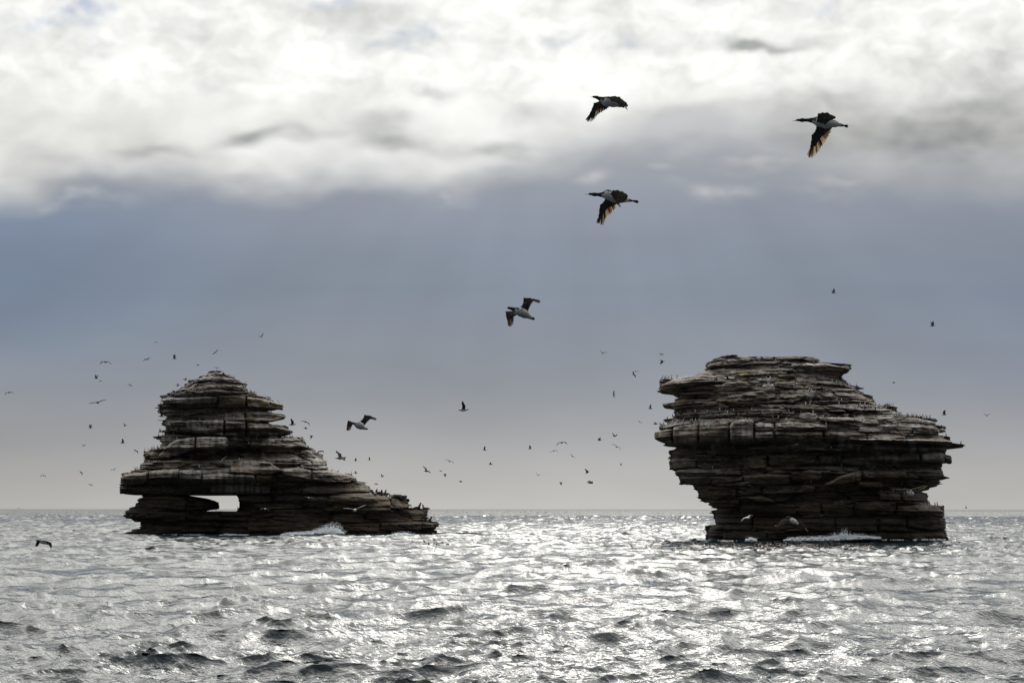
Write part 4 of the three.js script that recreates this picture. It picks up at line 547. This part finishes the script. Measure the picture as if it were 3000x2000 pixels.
const FLY = [
  [25, 1151, 28, 'droop', -80, 0, 8, 'small dark bird with arched wings at the far left edge, left of the left stack'],
  [126, 1394, 20, 'droop', 75, 0, 5, 'small dark bird with drooped wings, lowest and farthest left above the sea horizon'],
  [237, 1385, 13, 'droop', 60, 0, 40, 'small dark bird tilted on one side, left of the M-shaped bird near the horizon'],
  [265, 1422, 16, 'em', 80, 0, 15, 'small dark bird flying just over the horizon, lowest of those left of the left stack'],
  [333, 1377, 20, 'em', -85, 0, 16, 'small M-shaped bird just left of the lowest overhanging ledge of the left stack'],
  [244, 1307, 15, 'vee', 70, 0, 0, 'small bird with raised V wings left of the left stack, low in the pale sky'],
  [358, 1298, 14, 'up', 25, -5, 10, 'small bird with wings raised flying right towards the middle of the left stack'],
  [398, 1321, 17, 'droop', 60, 0, 25, 'small drooping-winged bird closest to the left edge of the left stack'],
  [264, 1254, 14, 'up', 170, 0, 0, 'small bird with raised wings flying left, under the long-winged glider'],
  [365, 1248, 12, 'vee', 50, 0, 20, 'tiny faint bird with a thin V of wings beside the left stack'],
  [285, 1180, 50, 'flat', -82, 0, 14, 'long-winged dark glider left of the left stack, widest of the birds there'],
  [281, 1109, 14, 'up', 165, 0, 0, 'small bird with raised wings, upper of a close pair left of the left stack'],
  [293, 1117, 9, 'flat', 200, 0, 0, 'tiny flat bird, lower right of a close pair left of the left stack'],
  [308, 1061, 36, 'droop', -88, 0, 0, 'dark glider with wings arched evenly down, highest at the left'],
  [380, 1130, 16, 'em', 75, 0, 20, 'small M-shaped bird between the arched glider and the top of the left stack'],
  [430, 1053, 25, 'arch', 70, 0, -14, 'slender bird with drooping tips up and left of the left summit'],
  [455, 1003, 12, 'droop', -70, 0, -10, 'small bird with drooped wings, highest but one of those above the left stack'],
  [511, 1051, 14, 'high', 160, -12, 0, 'small bird with wings held straight up, left above the left summit'],
  [579, 1070, 12, 'flat', 0, 0, 0, 'small flat bird seen edge-on just left above the left summit'],
  [630, 1033, 19, 'flat', 70, 0, -36, 'thin slanting bird directly above the left summit'],
  [764, 987, 20, 'vee', 70, 0, -14, 'small bird with a shallow V of wings, highest and right of the left summit'],
  [634, 1079, 18, 'em', -88, 0, -8, 'M-winged bird hovering just above the capstone of the left stack'],
  [541, 1113, 12, 'half', 30, -20, -10, 'small bird slanting down above the left shoulder of the left stack'],
  [520, 1130, 14, 'half', 10, 10, 20, 'small bird flying right, lower of two over the left shoulder of the left stack'],
  [510, 1150, 20, 'half', 0, 5, 0, 'dark bird with spread wings landing among the shags on the upper left ledge'],
  [473, 1220, 22, 'up', 0, 0, 0, 'dark bird with raised wings flying right at the left edge of the left stack'],
  [856, 1244, 22, 'up', 15, 5, 10, 'dark bird with raised wings flying right beside the upper right ledges of the left stack'],
  [895, 1236, 26, 'droop', 120, 0, 18, 'dark bird with arched wings, right of the upper ledges of the left stack'],
  [895, 1255, 13, 'half', 20, -15, 10, 'small bird under the arched one to the right of the left stack'],
  [912, 1277, 14, 'down', 10, -8, 0, 'small bird with wings beating down, right of the left stack'],
  [939, 1322, 23, 'droop', 50, 0, -6, 'dark bird with wings hanging down at the right slope of the left stack'],
  [998, 1342, 33, 'half', 35, 5, 30, 'slim white-bellied bird banking right beyond the slope of the left stack'],
  [1042, 1350, 11, 'up', 175, 0, 0, 'small bird with raised wings, left one of a level pair right of the left stack'],
  [1082, 1347, 11, 'up', 10, 0, 0, 'small bird with raised wings, right one of a level pair right of the left stack'],
  [1042, 1386, 13, 'half', 15, 0, 20, 'small bird just above the sloping tail of the left stack'],
  [1120, 1396, 12, 'vee', 160, 0, 10, 'small bird with both wings up over the seals on the tail of the left stack'],
  [1102, 1418, 12, 'arch', 160, 0, 0, 'small flat-winged bird lowest over the seals on the tail of the left stack'],
  [1358, 1201, 31, 'high', 0, 2, 8, 'shag with wings raised straight up flying right, alone between the two stacks'],
  [1317, 1351, 28, 'arch', 80, 0, 22, 'slender banking bird, upper of the group above the open sea between the stacks'],
  [1250, 1380, 25, 'half', 50, 0, 34, 'banking bird with a pale breast, left of the group low between the stacks'],
  [1291, 1380, 11, 'em', 60, 0, 15, 'tiny bird next to the banking one, upper of a close pair between the stacks'],
  [1304, 1389, 12, 'down', 170, 0, 0, 'tiny bird with wings down, lower of a close pair between the stacks'],
  [1350, 1411, 12, 'half', 10, 0, 10, 'tiny bird flying lowest above the horizon right of the tail of the left stack'],
  [1420, 1318, 13, 'high', 170, 0, 0, 'small bird with upright wings left of the middle gap'],
  [1766, 1034, 22, 'vee', 75, 0, 18, 'small bird with V wings high to the left of the right stack'],
  [1938, 1038, 15, 'em', 120, 0, 8, 'small bird, upper of a pair over the top left corner, right stack'],
  [1940, 1056, 15, 'down', 10, -12, 0, 'small bird with wings down, lower of a pair over the top left corner, right stack'],
  [1863, 1088, 22, 'arch', 80, 0, -8, 'small arched bird, upper of a touching pair left of the right stack'],
  [1857, 1097, 12, 'em', 140, 0, 45, 'small dark banking bird, lower of a touching pair left of the right stack'],
  [1799, 1154, 13, 'flat', 175, 0, 75, 'small bird turned on its side like a cross, left of the right stack'],
  [1906, 1196, 16, 'up', 175, 0, 0, 'small bird with raised wings flying left, nearest the pointed ledge of the right stack'],
  [1875, 1236, 13, 'em', 100, 0, 35, 'small bird tilted sideways left of the bird colony on the right stack'],
  [1921, 1241, 15, 'half', 10, 0, 12, 'small bird about to land at the left end of the colony, right stack'],
  [1801, 1277, 15, 'vee', 40, 0, 14, 'small bird with V wings, upper right of three birds left of the right stack'],
  [1757, 1289, 15, 'vee', 160, 0, -6, 'small bird with V wings, left of three birds left of the right stack'],
  [1807, 1308, 28, 'arch', 80, 0, 30, 'slender banking bird with long drooped wings left of the right stack'],
  [1646, 1296, 33, 'droop', -70, 0, 8, 'large-looking arched bird in the middle gap, above a smaller arched one'],
  [1623, 1320, 24, 'droop', -85, 0, 10, 'arched bird below and left of a larger arched one in the middle gap'],
  [1553, 1314, 13, 'up', 10, 0, 8, 'small bird with one wing raised, alone in the middle gap'],
  [1678, 1337, 16, 'half', 60, 0, 34, 'small slanting bird below the arched pair in the middle gap'],
  [1438, 1360, 14, 'half', 175, 0, 14, 'small bird flying left, low at the left of the middle gap'],
  [1577, 1392, 16, 'vee', 70, 0, 14, 'small V-winged bird low in the middle gap'],
  [1644, 1413, 12, 'down', 170, 0, 0, 'tiny bird with wings down just above the horizon in the middle gap'],
  [1721, 1384, 13, 'up', 20, 25, 25, 'small bird climbing steeply, upper of a pair at the right of the middle gap'],
  [1730, 1414, 18, 'em', 30, 0, 10, 'bird with crooked wings, lower of a pair at the right of the middle gap'],
  [1820, 1358, 8, 'down', 10, 0, 0, 'tiny bird left of the lower overhang of the right stack'],
  [2443, 857, 16, 'up', 12, 0, -10, 'small bird with raised wings highest above the right stack'],
  [2733, 953, 18, 'up', 5, 0, 0, 'small bird flying right, alone high in the sky at the right'],
  [2620, 1120, 9, 'em', 140, 0, 0, 'tiny bird in the sky above the right shoulder of the right stack'],
  [2768, 1213, 18, 'up', 175, 0, 0, 'small bird with raised wings flying left off the right shoulder of the right stack'],
  [2893, 1216, 21, 'vee', -90, 0, 0, 'faint bird with a wide shallow V, farthest right'],
  [608, 1256, 15, 'up', 0, 0, 12, 'dark bird with a raised wing in front of the pale slab of the left stack'],
  [633, 1223, 13, 'up', 10, 0, 12, 'dark bird passing the middle of the left stack, above another'],
  [792, 1188, 15, 'up', 10, 0, 0, 'dark bird before the thick upper right slab of the left stack'],
  [753, 1243, 15, 'up', 10, 0, 10, 'dark bird before the right hand slabs of the left stack'],
  [647, 1351, 26, 'vee', 150, 0, 0, 'pale-bellied bird crossing the dark hollow of the left stack'],
  [2335, 1301, 24, 'droop', -70, 0, 10, 'dark bird with a tan wing edge before the thick band of the right stack'],
  [2672, 1272, 20, 'up', 10, 0, 0, 'dark bird with one raised wing before the upper right ledges of the right stack'],
  [2320, 1208, 22, 'vee', 150, 0, 20, 'small bird with raised wings before the middle ledges of the right stack'],
  [2132, 1113, 16, 'up', 0, 0, 0, 'dark bird with pale belly before the upper left face of the right stack'],
  [2330, 1085, 18, 'up', 0, 0, 0, 'dark bird with raised wings below the top edge of the right stack'],
  [2190, 1516, 38, 'arch light', -60, 0, 20, 'pale gull banking low in front of the foot of the right stack'],
  [1048, 1432, 22, 'em light', -88, 0, -6, 'pale gull gliding before the tail of the left stack, upper of two there'],
  [904, 1458, 28, 'arch light', -85, 0, -4, 'pale gull with arched wings before the lower middle of the left stack'],
  [1040, 1494, 66, 'half light', -80, 0, 8, 'large-looking pale gull with long wings before the foot of the left stack'],
  [776, 1491, 27, 'droop light', -75, 0, -8, 'pale gull just right of the arch in the left stack'],
  [2077, 1683, 30, 'half', 60, 0, 42, 'dark bird banking steeply low over the glittering water below the right stack'],
  [1245, 1591, 16, 'half', 20, 0, 24, 'dark bird skimming the water below the tail of the left stack'],
  [55, 1490, 14, 'flat', -88, 0, 0, 'tiny faint bird on the horizon at the left edge'],
  [2832, 1487, 7, 'up', 0, 0, 0, 'tiny faint bird on the horizon right of the right stack'],
];
for (const f of FLY) flyer(f);

// ------------------------------------------------------------------ birds and seals on the rocks
const caster = new THREE.Raycaster(), rocks = [A.group, B.group];
function stand(X, Y, tries = 14) {
  for (let k = 0; k < tries; k++) {
    const d = ray(X, Y + k * 1.6); caster.set(camera.position, new THREE.Vector3(...d).normalize()); caster.far = 400;
    const h = caster.intersectObjects(rocks, true)[0]; if (!h) continue;
    const dir = new THREE.Vector3(h.point.x, 0, h.point.z).normalize(); let best = null;
    for (const inn of [.2, .45, .9]) {
      caster.set(h.point.clone().addScaledVector(dir, inn).add(new THREE.Vector3(0, 1.0, 0)), new THREE.Vector3(0, -1, 0)); caster.far = 1.9;
      const q = caster.intersectObjects(rocks, true)[0];
      if (q && (!best || Math.abs(q.point.y - h.point.y) < Math.abs(best.y - h.point.y))) best = q.point.clone();
    }
    return best ?? h.point.clone();
  }
  return null;
}
const standing = [0, 1, 2].map((v) => {
  const lean = [.05, -.02, .11][v], neck = [.16, .13, .06][v];
  const P = [bone([.0, .1, 0], [lean, .32, 0], .07, .062, 'body'), bone([lean, .32, 0], [lean + .02, .36 + neck * .6, 0], .055, .026, 'neck'), bone([lean + .02, .36 + neck * .6, 0], [lean + .05, .38 + neck, 0], .026, .032, 'head'), bone([lean + .06, .38 + neck, 0], [lean + .15, .385 + neck, 0], .016, .006, 'head'), bone([-.03, .12, 0], [-.17, .02, 0], .045, .018, 'tail'), bone([.0, .1, .03], [.03, 0, .035], .02, .014, 'tail'), bone([.0, .1, -.03], [.03, 0, -.035], .02, .014, 'tail')];
  return skin(P, .027, .04, (p, n, part) => (part === 'body' || part === 'neck') && n[0] > .02 ? [.7, .7, .68] : DARK);
});
const gullSit = skin([bone([.1, .12, 0], [-.14, .12, 0], .075, .04, 'body'), bone([.12, .16, 0], [.15, .25, 0], .04, .036, 'head'), bone([.17, .25, 0], [.23, .24, 0], .014, .008, 'bill'), bone([.02, .1, .02], [.02, 0, .02], .014, .01, 'bill'), bone([-.14, .12, 0], [-.24, .13, 0], .03, .012, 'tail')], .018, .04, (p, n, part) => part === 'bill' ? [.4, .3, .1] : n[1] > .5 && part !== 'head' ? [.4, .42, .44] : [.75, .75, .73]);
const ORD = ['', 'second', 'third', 'fourth', 'fifth', 'sixth', 'seventh', 'eighth', 'ninth', 'tenth', 'eleventh', 'twelfth', 'thirteenth', 'fourteenth', 'fifteenth', 'sixteenth', 'seventeenth', 'eighteenth', 'nineteenth', 'twentieth', 'twenty-first', 'twenty-second'];
for (const [i, w] of ['third', 'fourth', 'fifth', 'sixth', 'seventh', 'eighth', 'ninth'].entries()) ORD.push('twenty-' + w);
function perch(list, conv, where, kind = 'standing_shag') {     // where: which birds these are, told apart by their order from the left
  const done = [];
  for (const [x, y, lbl] of list) {
    const X = conv[0] + x / conv[2], Y = conv[1] + y / conv[2], p = stand(X, Y); if (!p) continue;
    const m = mesh(kind === 'sitting_gull' ? gullSit : standing[Math.floor(rnd() * 3)], plumage); m.position.copy(p); m.position.y -= .015;
    m.rotation.y = rnd() < .55 ? Math.PI + rr(-.9, .9) : rr(-1.9, .9); const s = rr(.92, 1.12); m.scale.setScalar(s);
    top(kind, m); if (lbl) tag(m, lbl, 'bird'); else done.push([p.x / -p.z, m]);
  }
  done.sort((a, b) => a[0] - b[0]).forEach(([, m], i) => tag(m, (i === 0 ? 'leftmost' : i === done.length - 1 ? 'rightmost' : ORD[i] + ' from the left') + ' of the ' + where, 'bird', where));
}
const k1 = [330, 1060, 2.904], k2 = [800, 1160, 3.563], k3 = [1880, 1020, 2.614], k4 = [2360, 1020, 2.613];
const row = (x0, x1, y0, y1, n) => [...Array(n).keys()].map((i) => [lerp(x0, x1, (i + rr(.2, .8)) / n), lerp(y0, y1, (i + .5) / n) + rr(-2, 2)]);
perch([...row(402, 480, 310, 312, 7), ...row(480, 650, 302, 296, 11), [430, 368], [440, 364], [425, 368]], k1, "shags along the upper left ledge of the left stack");
perch([[1125, 205, 'lone shag standing at the right end of the summit beds of the left stack'], [885, 92, 'shag with its head down on the capstone of the left stack'], [1405, 346, 'lone shag near the right tip of the thick upper right slab of the left stack']], k1);
perch([[1172, 284], [1185, 284], [1198, 286], [1212, 290], [1222, 305], [1285, 320], [1312, 328], [1324, 328], [1335, 330]], k1, "shags just right of the left stack's summit");
perch([[1330, 440], [1348, 440], [1005, 476], [1024, 478], [1155, 705], [1225, 680], [1090, 850], [1075, 850]], k1, "shags on the left stack's inner right ledges");
perch([[450, 500], [462, 500], [478, 498], [492, 498], [405, 592], [388, 642], [398, 642], [425, 640], [440, 640], [515, 642], [547, 664], [405, 700]], k1, "shags halfway up the left stack's left edge");
perch([[270, 765], [305, 760], [328, 754], [342, 750], [355, 748], [376, 748], [384, 746], [412, 738], [275, 862], [290, 862], [305, 862], [322, 860], [338, 858]], k1, "shags on the left stack's broad left shoulder");
perch([[190, 922], [198, 922], [210, 922], [235, 918], [240, 918], [100, 972], [127, 962], [160, 955]], k1, "shags on the left stack's lowest overhanging ledge");
perch([[735, 500], [585, 500], [640, 500], [690, 632], [826, 642], [880, 308], [660, 306], [680, 255], [705, 255], [735, 912], [500, 906], [380, 858], [1070, 962], [905, 955]], k1, "shags scattered on the left stack's front");
perch([[878, 1275, 'dark bird resting on the sill of the arch in the left stack'], [1064, 1256, 'dark bird at the right corner inside the arch of the left stack']], k1);
perch([[50, 68], [175, 425], [200, 425], [325, 500], [340, 515]], k2, "shags on the left stack's jutting right ledges");
perch([[612, 788, 'tall shag standing alone on the sloping shelf at the right of the left stack'], [676, 800, 'short bird beside the tall lone shag on the sloping shelf of the left stack'], [818, 832, 'tiny bird farthest right on the sloping shelf of the left stack']], k2);
perch([[195, 692], [235, 718], [290, 708], [375, 708], [440, 712], [265, 757], [312, 767], [510, 792]], k2, "white gulls resting on the left stack's pale shelf", 'sitting_gull');
perch([[1445, 1172, 'small gull left of the upright seal near the end of the left stack']], k2, '', 'sitting_gull');
perch([[155, 236], [178, 236], [188, 236], [205, 234], [232, 232], [268, 220], [280, 220]], k3, "shags on the right stack's top left corner");
perch([[200, 527, 'shag standing alone at the point of the dark left ledge of the right stack'], [545, 922, 'lone shag in the dark lower left wall of the right stack']], k3);
perch([[312, 502], [330, 492], [385, 492], [395, 490], [405, 492], [436, 482]], k3, "shags in the top row of the right stack's colony");
perch([[240, 525], [300, 512], [275, 515], [490, 514], [505, 522], [415, 524], [605, 516], [650, 514], [660, 518], [710, 515]], k3, "shags in the second row of the right stack's colony");
perch([[260, 547], [305, 535], [320, 534], [345, 552], [385, 545], [350, 535]], k3, "shags in the third row of the right stack's colony");
perch([[240, 572], [275, 567], [293, 567], [325, 562], [370, 564], [393, 567], [415, 562], [445, 562]], k3, "shags in the fourth row of the right stack's colony");
perch([[145, 584], [155, 584], [163, 584], [173, 584], [200, 584], [212, 584], [228, 584], [410, 587], [480, 602], [320, 607], [555, 578], [600, 578], [385, 602], [530, 612]], k3, "shags in the lowest row of the right stack's colony");
perch([[570, 467], [630, 472], [665, 382], [880, 407], [875, 282], [885, 302], [825, 317], [837, 312], [925, 257], [952, 257], [988, 252], [985, 297], [970, 302], [1175, 287], [1255, 292], [1290, 332], [1260, 437], [1295, 432], [800, 500], [840, 495], [1035, 118]], k3, "shags scattered on the right stack's upper front");
perch([[800, 568], [826, 568], [890, 562], [928, 548], [966, 528], [1015, 548], [1045, 557], [1105, 562], [1118, 562], [1220, 538], [1075, 592], [1130, 510]], k3, "shags above the right stack's thick pale band");
perch([[1085, 1052], [895, 1122], [1300, 1047], [1250, 778], [1290, 808]], k3, "shags low on the right stack's left half");
perch([[205, 252], [320, 282], [345, 288], [397, 308], [447, 352], [240, 278], [290, 275]], k4, "shags below the right stack's top right corner");
perch([[30, 337], [50, 337], [83, 342], [128, 337], [148, 342], [125, 403], [148, 407], [178, 412], [5, 437], [40, 437], [243, 422], [258, 432], [280, 428], [287, 492], [67, 512], [140, 537], [378, 567], [435, 557], [490, 552], [547, 552], [165, 607], [710, 607]], k4, "shags spaced out on the right stack's right slopes");
perch([...row(560, 690, 459, 464, 6), [412, 443], [423, 443], [457, 453], [485, 454], [500, 456], [515, 458], [530, 458], [570, 458], [585, 458], [645, 458], [672, 464], [560, 458], [383, 497], [405, 497], [452, 502], [520, 507], [540, 507], [588, 508], [658, 505], [690, 522]], k4, "shags on the right shoulder's middle step");
perch([...row(850, 960, 531, 545, 6), [705, 515], [718, 512], [728, 514], [740, 518], [778, 523], [785, 524], [795, 525], [815, 527], [832, 528], [842, 528], [855, 530], [935, 543], [950, 543], [962, 544]], k4, "shags on the right shoulder's lowest skyline step");
perch([[1193, 757, 'lone shag upright at the very tip of the long pointed ledge of the right stack'], [1047, 613, 'small shag on a short step above the long pointed ledge, right stack'], [993, 602, 'shag tucked under the edge of the right shoulder of the right stack'], [1020, 678, 'shag at the inner end of the ledge above the long pointed one'], [1065, 812, 'dark shag in the notch beneath the long pointed ledge']], k4);
perch([[1058, 688], [1080, 690]], k4, "two shags above the right stack's pointed ledge");
perch([[145, 737], [235, 737], [300, 728], [205, 777], [757, 763], [980, 788], [38, 803], [265, 903], [282, 907], [580, 813], [45, 1048], [580, 1153], [765, 1158], [680, 1112], [885, 1268], [905, 1268]], k4, "shags on the right stack's dark right front");
perch([[942, 1194], [955, 1198], [995, 1204], [1012, 1204]], k4, "shags on the right stack's low right ledge");

const sealMat = new THREE.MeshStandardMaterial({ vertexColors: true, roughness: .55 });
const sealCol = () => [.035, .028, .024];
const sealUp = skin([bone([.1, .22, 0], [-.6, .18, 0], .3, .22, 'b'), bone([-.6, .18, 0], [-1.05, .1, 0], .2, .07, 'b'), bone([.1, .28, 0], [.32, .8, 0], .27, .17, 'b'), bone([.32, .8, 0], [.42, 1.05, 0], .16, .13, 'h'), bone([.44, 1.08, 0], [.62, 1.12, 0], .1, .05, 'h'), bone([.2, .3, .2], [.4, .02, .36], .1, .05, 'f'), bone([.2, .3, -.2], [.4, .02, -.36], .1, .05, 'f'), bone([-1.0, .1, 0], [-1.25, .04, .16], .06, .04, 'f'), bone([-1.0, .1, 0], [-1.25, .04, -.16], .06, .04, 'f')], .045, .12, sealCol);
const sealDown = skin([bone([.3, .26, 0], [-.5, .28, 0], .3, .31, 'b'), bone([-.5, .28, 0], [-1.1, .12, 0], .27, .08, 'b'), bone([.3, .26, 0], [.75, .24, .08], .25, .16, 'b'), bone([.75, .24, .08], [.98, .17, .1], .14, .07, 'h'), bone([.25, .15, .25], [.45, .03, .48], .09, .05, 'f'), bone([.25, .15, -.25], [.45, .03, -.48], .09, .05, 'f'), bone([-1.05, .1, 0], [-1.3, .04, .15], .06, .04, 'f'), bone([-1.05, .1, 0], [-1.3, .04, -.15], .06, .04, 'f')], .045, .12, sealCol);
for (const [x, y, up, yaw, s, label] of [
  [240, 205, 0, 2.2, .9, 'dark seal humped against the step, leftmost of the seals on the left stack'], [368, 215, 1, -.2, .75, 'seal with its muzzle raised to the right, second from the left of the seal group'], [365, 285, 0, -1.4, .85, 'rounded seal seen end-on under the one with raised muzzle'], [455, 270, 0, .4, .9, 'dark seal lying curled in the middle of the seal group'],
  [548, 300, 1, -1.5, .85, 'seal sitting bolt upright like a post, right of the curled seal'], [620, 280, 1, .3, .7, 'seal leaning to the right beside the upright one'], [665, 305, 0, -.3, .75, 'seal lying low at the right end of the upper seal group'],
  [778, 385, 1, 1.8, .75, 'seal with lifted head, left on the round boulders of the left stack'], [850, 370, 0, .1, .7, 'seal lying flat beside the one with lifted head on the boulders'], [1000, 375, 0, .2, 1.15, 'big seal lying on the round boulders, largest hump on the tail of the left stack'], [1165, 385, 0, 1.2, .8, 'seal curled at the right end of the round boulders'],
  [1560, 650, 1, .1, .9, 'seal with nose lifted to the right on the flat block near the tail end'], [1720, 665, 1, 2.6, .75, 'seal with raised head, left one of a pair at the edge of the flat block'], [1775, 670, 0, -.4, .8, 'seal lying at the very edge of the flat block, right one of a pair'], [1870, 1020, 1, .1, .8, 'lone seal sitting up on the lowest shelf of the left stack'], [1745, 1000, 0, 2.9, .7, 'seal lying against the wall on the lowest shelf of the left stack']]) {
  const X = 1060 + x / 9.408, Y = 1420 + y / 9.408, p = stand(X, Y, 20); if (!p) continue;
  const m = mesh(up ? sealUp : sealDown, sealMat); m.position.copy(p); m.position.y -= .03; m.rotation.y = yaw; m.scale.setScalar(s); tag(top('seal', m), label, 'seal', 'seals hauled out on the tail of the left stack');
}

// ------------------------------------------------------------------ white water and kelp
const foamMat = new THREE.MeshStandardMaterial({ color: new THREE.Color().setRGB(.8, .83, .85), roughness: .95 });
const dropGeo = new THREE.IcosahedronGeometry(1, 1);
function spray(n, place, label, name = 'sea_spray') {
  const m = new THREE.InstancedMesh(dropGeo, foamMat, n), M = new THREE.Matrix4(), q = new THREE.Quaternion(), s = new THREE.Vector3();
  for (let i = 0; i < n; i++) { const [p, r] = place(i / n); s.set(r * rr(.8, 1.5), r * rr(.6, 1), r * rr(.7, 1.2)); q.setFromEuler(new THREE.Euler(rr(0, 6), rr(0, 6), rr(0, 6))); M.compose(p, q, s); m.setMatrixAt(i, M); }
  m.castShadow = m.receiveShadow = true; tag(top(name, m), label, 'sea spray', null, 'stuff');
}
function crest(env, base, d0, d1, n, label, air = .1) {     // env: [[X, height in view units], ...], base: Y of the water there
  const x0 = env[0][0], x1 = env[env.length - 1][0];
  spray(n, () => {
    let X, h; do { X = rr(x0, x1); h = keys(env, X); } while (rnd() * 14 > h + 3);
    const fly = rnd() < air, t = fly ? rr(.5, 1.35) : rnd() ** 1.7 * (.7 + .9 * n2(X / 6, 4) + .4 * n2(X / 2.2, 9)), Y = base(X) - 2 - h * t, p = at(X + (fly ? rr(-9, 14) : rr(-3, 3)), Y, rr(d0, d1));
    return [p, fly ? rr(.02, .05) : rr(.04, .13) * lerp(1.2, .6, t)];
  }, label);
}
crest([[826, 1], [845, 6], [880, 7], [905, 8], [925, 11], [945, 17], [960, 22], [975, 27], [985, 25], [995, 15], [1006, 3]], (X) => 1569 - (X > 920 ? 3 : 0), 226, 230, 4200, 'burst of white spray thrown up against the foot of the left stack', .3);
crest([[1140, 2], [1155, 8], [1180, 11], [1200, 9], [1215, 3]], () => 1572, 228, 231, 1300, 'short white breaker at the right foot of the left stack', .06);
crest([[2300, 1], [2315, 8], [2340, 9], [2380, 10], [2420, 12], [2455, 17], [2475, 27], [2490, 16], [2520, 11], [2550, 8], [2570, 4], [2580, 1]], (X) => 1584 - 6 * sstep(2400, 2570, X), 180, 183, 5600, 'long white breaker along the foot of the right stack', .09);
crest([[2188, 8], [2200, 12], [2216, 9]], () => 1586, 181, 183, 500, 'small white fall of water at the left foot of the right stack', .02);
for (const [X0, X1, Yb, d, where] of [[372, 600, 1570, 230, 'left part of the left stack'], [1015, 1135, 1572, 230, 'middle of the left stack'], [1215, 1300, 1572, 233, 'end of the left stack tail'], [2085, 2185, 1587, 184, 'left part of the right stack'], [2582, 2770, 1583, 183, 'right part of the right stack']])
  crest([0, .12, .25, .38, .5, .62, .75, .88, 1].map((t) => [lerp(X0, X1, t), rr(.2, 3.4)]), () => Yb, d, d + 2.5, 260, 'thin line of wash along the foot of the ' + where, .03);
crest([[2790, 2], [2810, 6], [2840, 3]], () => 1585, 190, 194, 300, 'little foam at the right corner of the right stack', .05);
crest([[640, 1], [660, 6], [700, 3], [760, 2]], () => 1571, 229, 231, 500, 'thin foam line under the arch of the left stack', .03);
{
  const g = new THREE.PlaneGeometry(1, .1, 6, 1), q = g.attributes.position; for (let i = 0; i < q.count; i++) q.setZ(i, .05 * Math.sin(q.getX(i) * 5)); g.rotateX(-Math.PI / 2); g.computeVertexNormals();
  const mat = new THREE.MeshStandardMaterial({ color: new THREE.Color().setRGB(.07, .03, .016), roughness: .45, side: THREE.DoubleSide });
  const beds_ = [[1990, 2560, 1592, 1612, 1500, 'reddish brown kelp floating in front of the right stack'], [1200, 1400, 1588, 1597, 260, 'scattered dark kelp floating off the tail of the left stack']];
  for (const [x0, x1, y0, y1, n, label] of beds_) {
    const m = new THREE.InstancedMesh(g, mat, n), M = new THREE.Matrix4(), o = [0, 0, 0];
    for (let i = 0; i < n; i++) {
      let X, Y; do { X = rr(x0, x1); Y = rr(y0, y1); } while (rnd() > .25 + 1.6 * fbm(X / 60, Y / 5, 3));
      const d = ray(X, Y), k = EYE / -d[1], x = d[0] * k, z = d[2] * k; o[0] = o[1] = o[2] = 0; swell(x, z, o, 1.25, 1);
      M.compose(new THREE.Vector3(x, o[1] + rr(.02, .08), z), new THREE.Quaternion().setFromEuler(new THREE.Euler(rr(-.25, .25), rr(0, 6.3), rr(-.25, .25))), new THREE.Vector3(rr(.4, 1.3), 1, rr(.6, 1.6))); m.setMatrixAt(i, M);
    }
    m.castShadow = m.receiveShadow = true; tag(top('kelp', m), label, 'kelp', null, 'stuff');
  }
}
renderer.render(scene, camera);
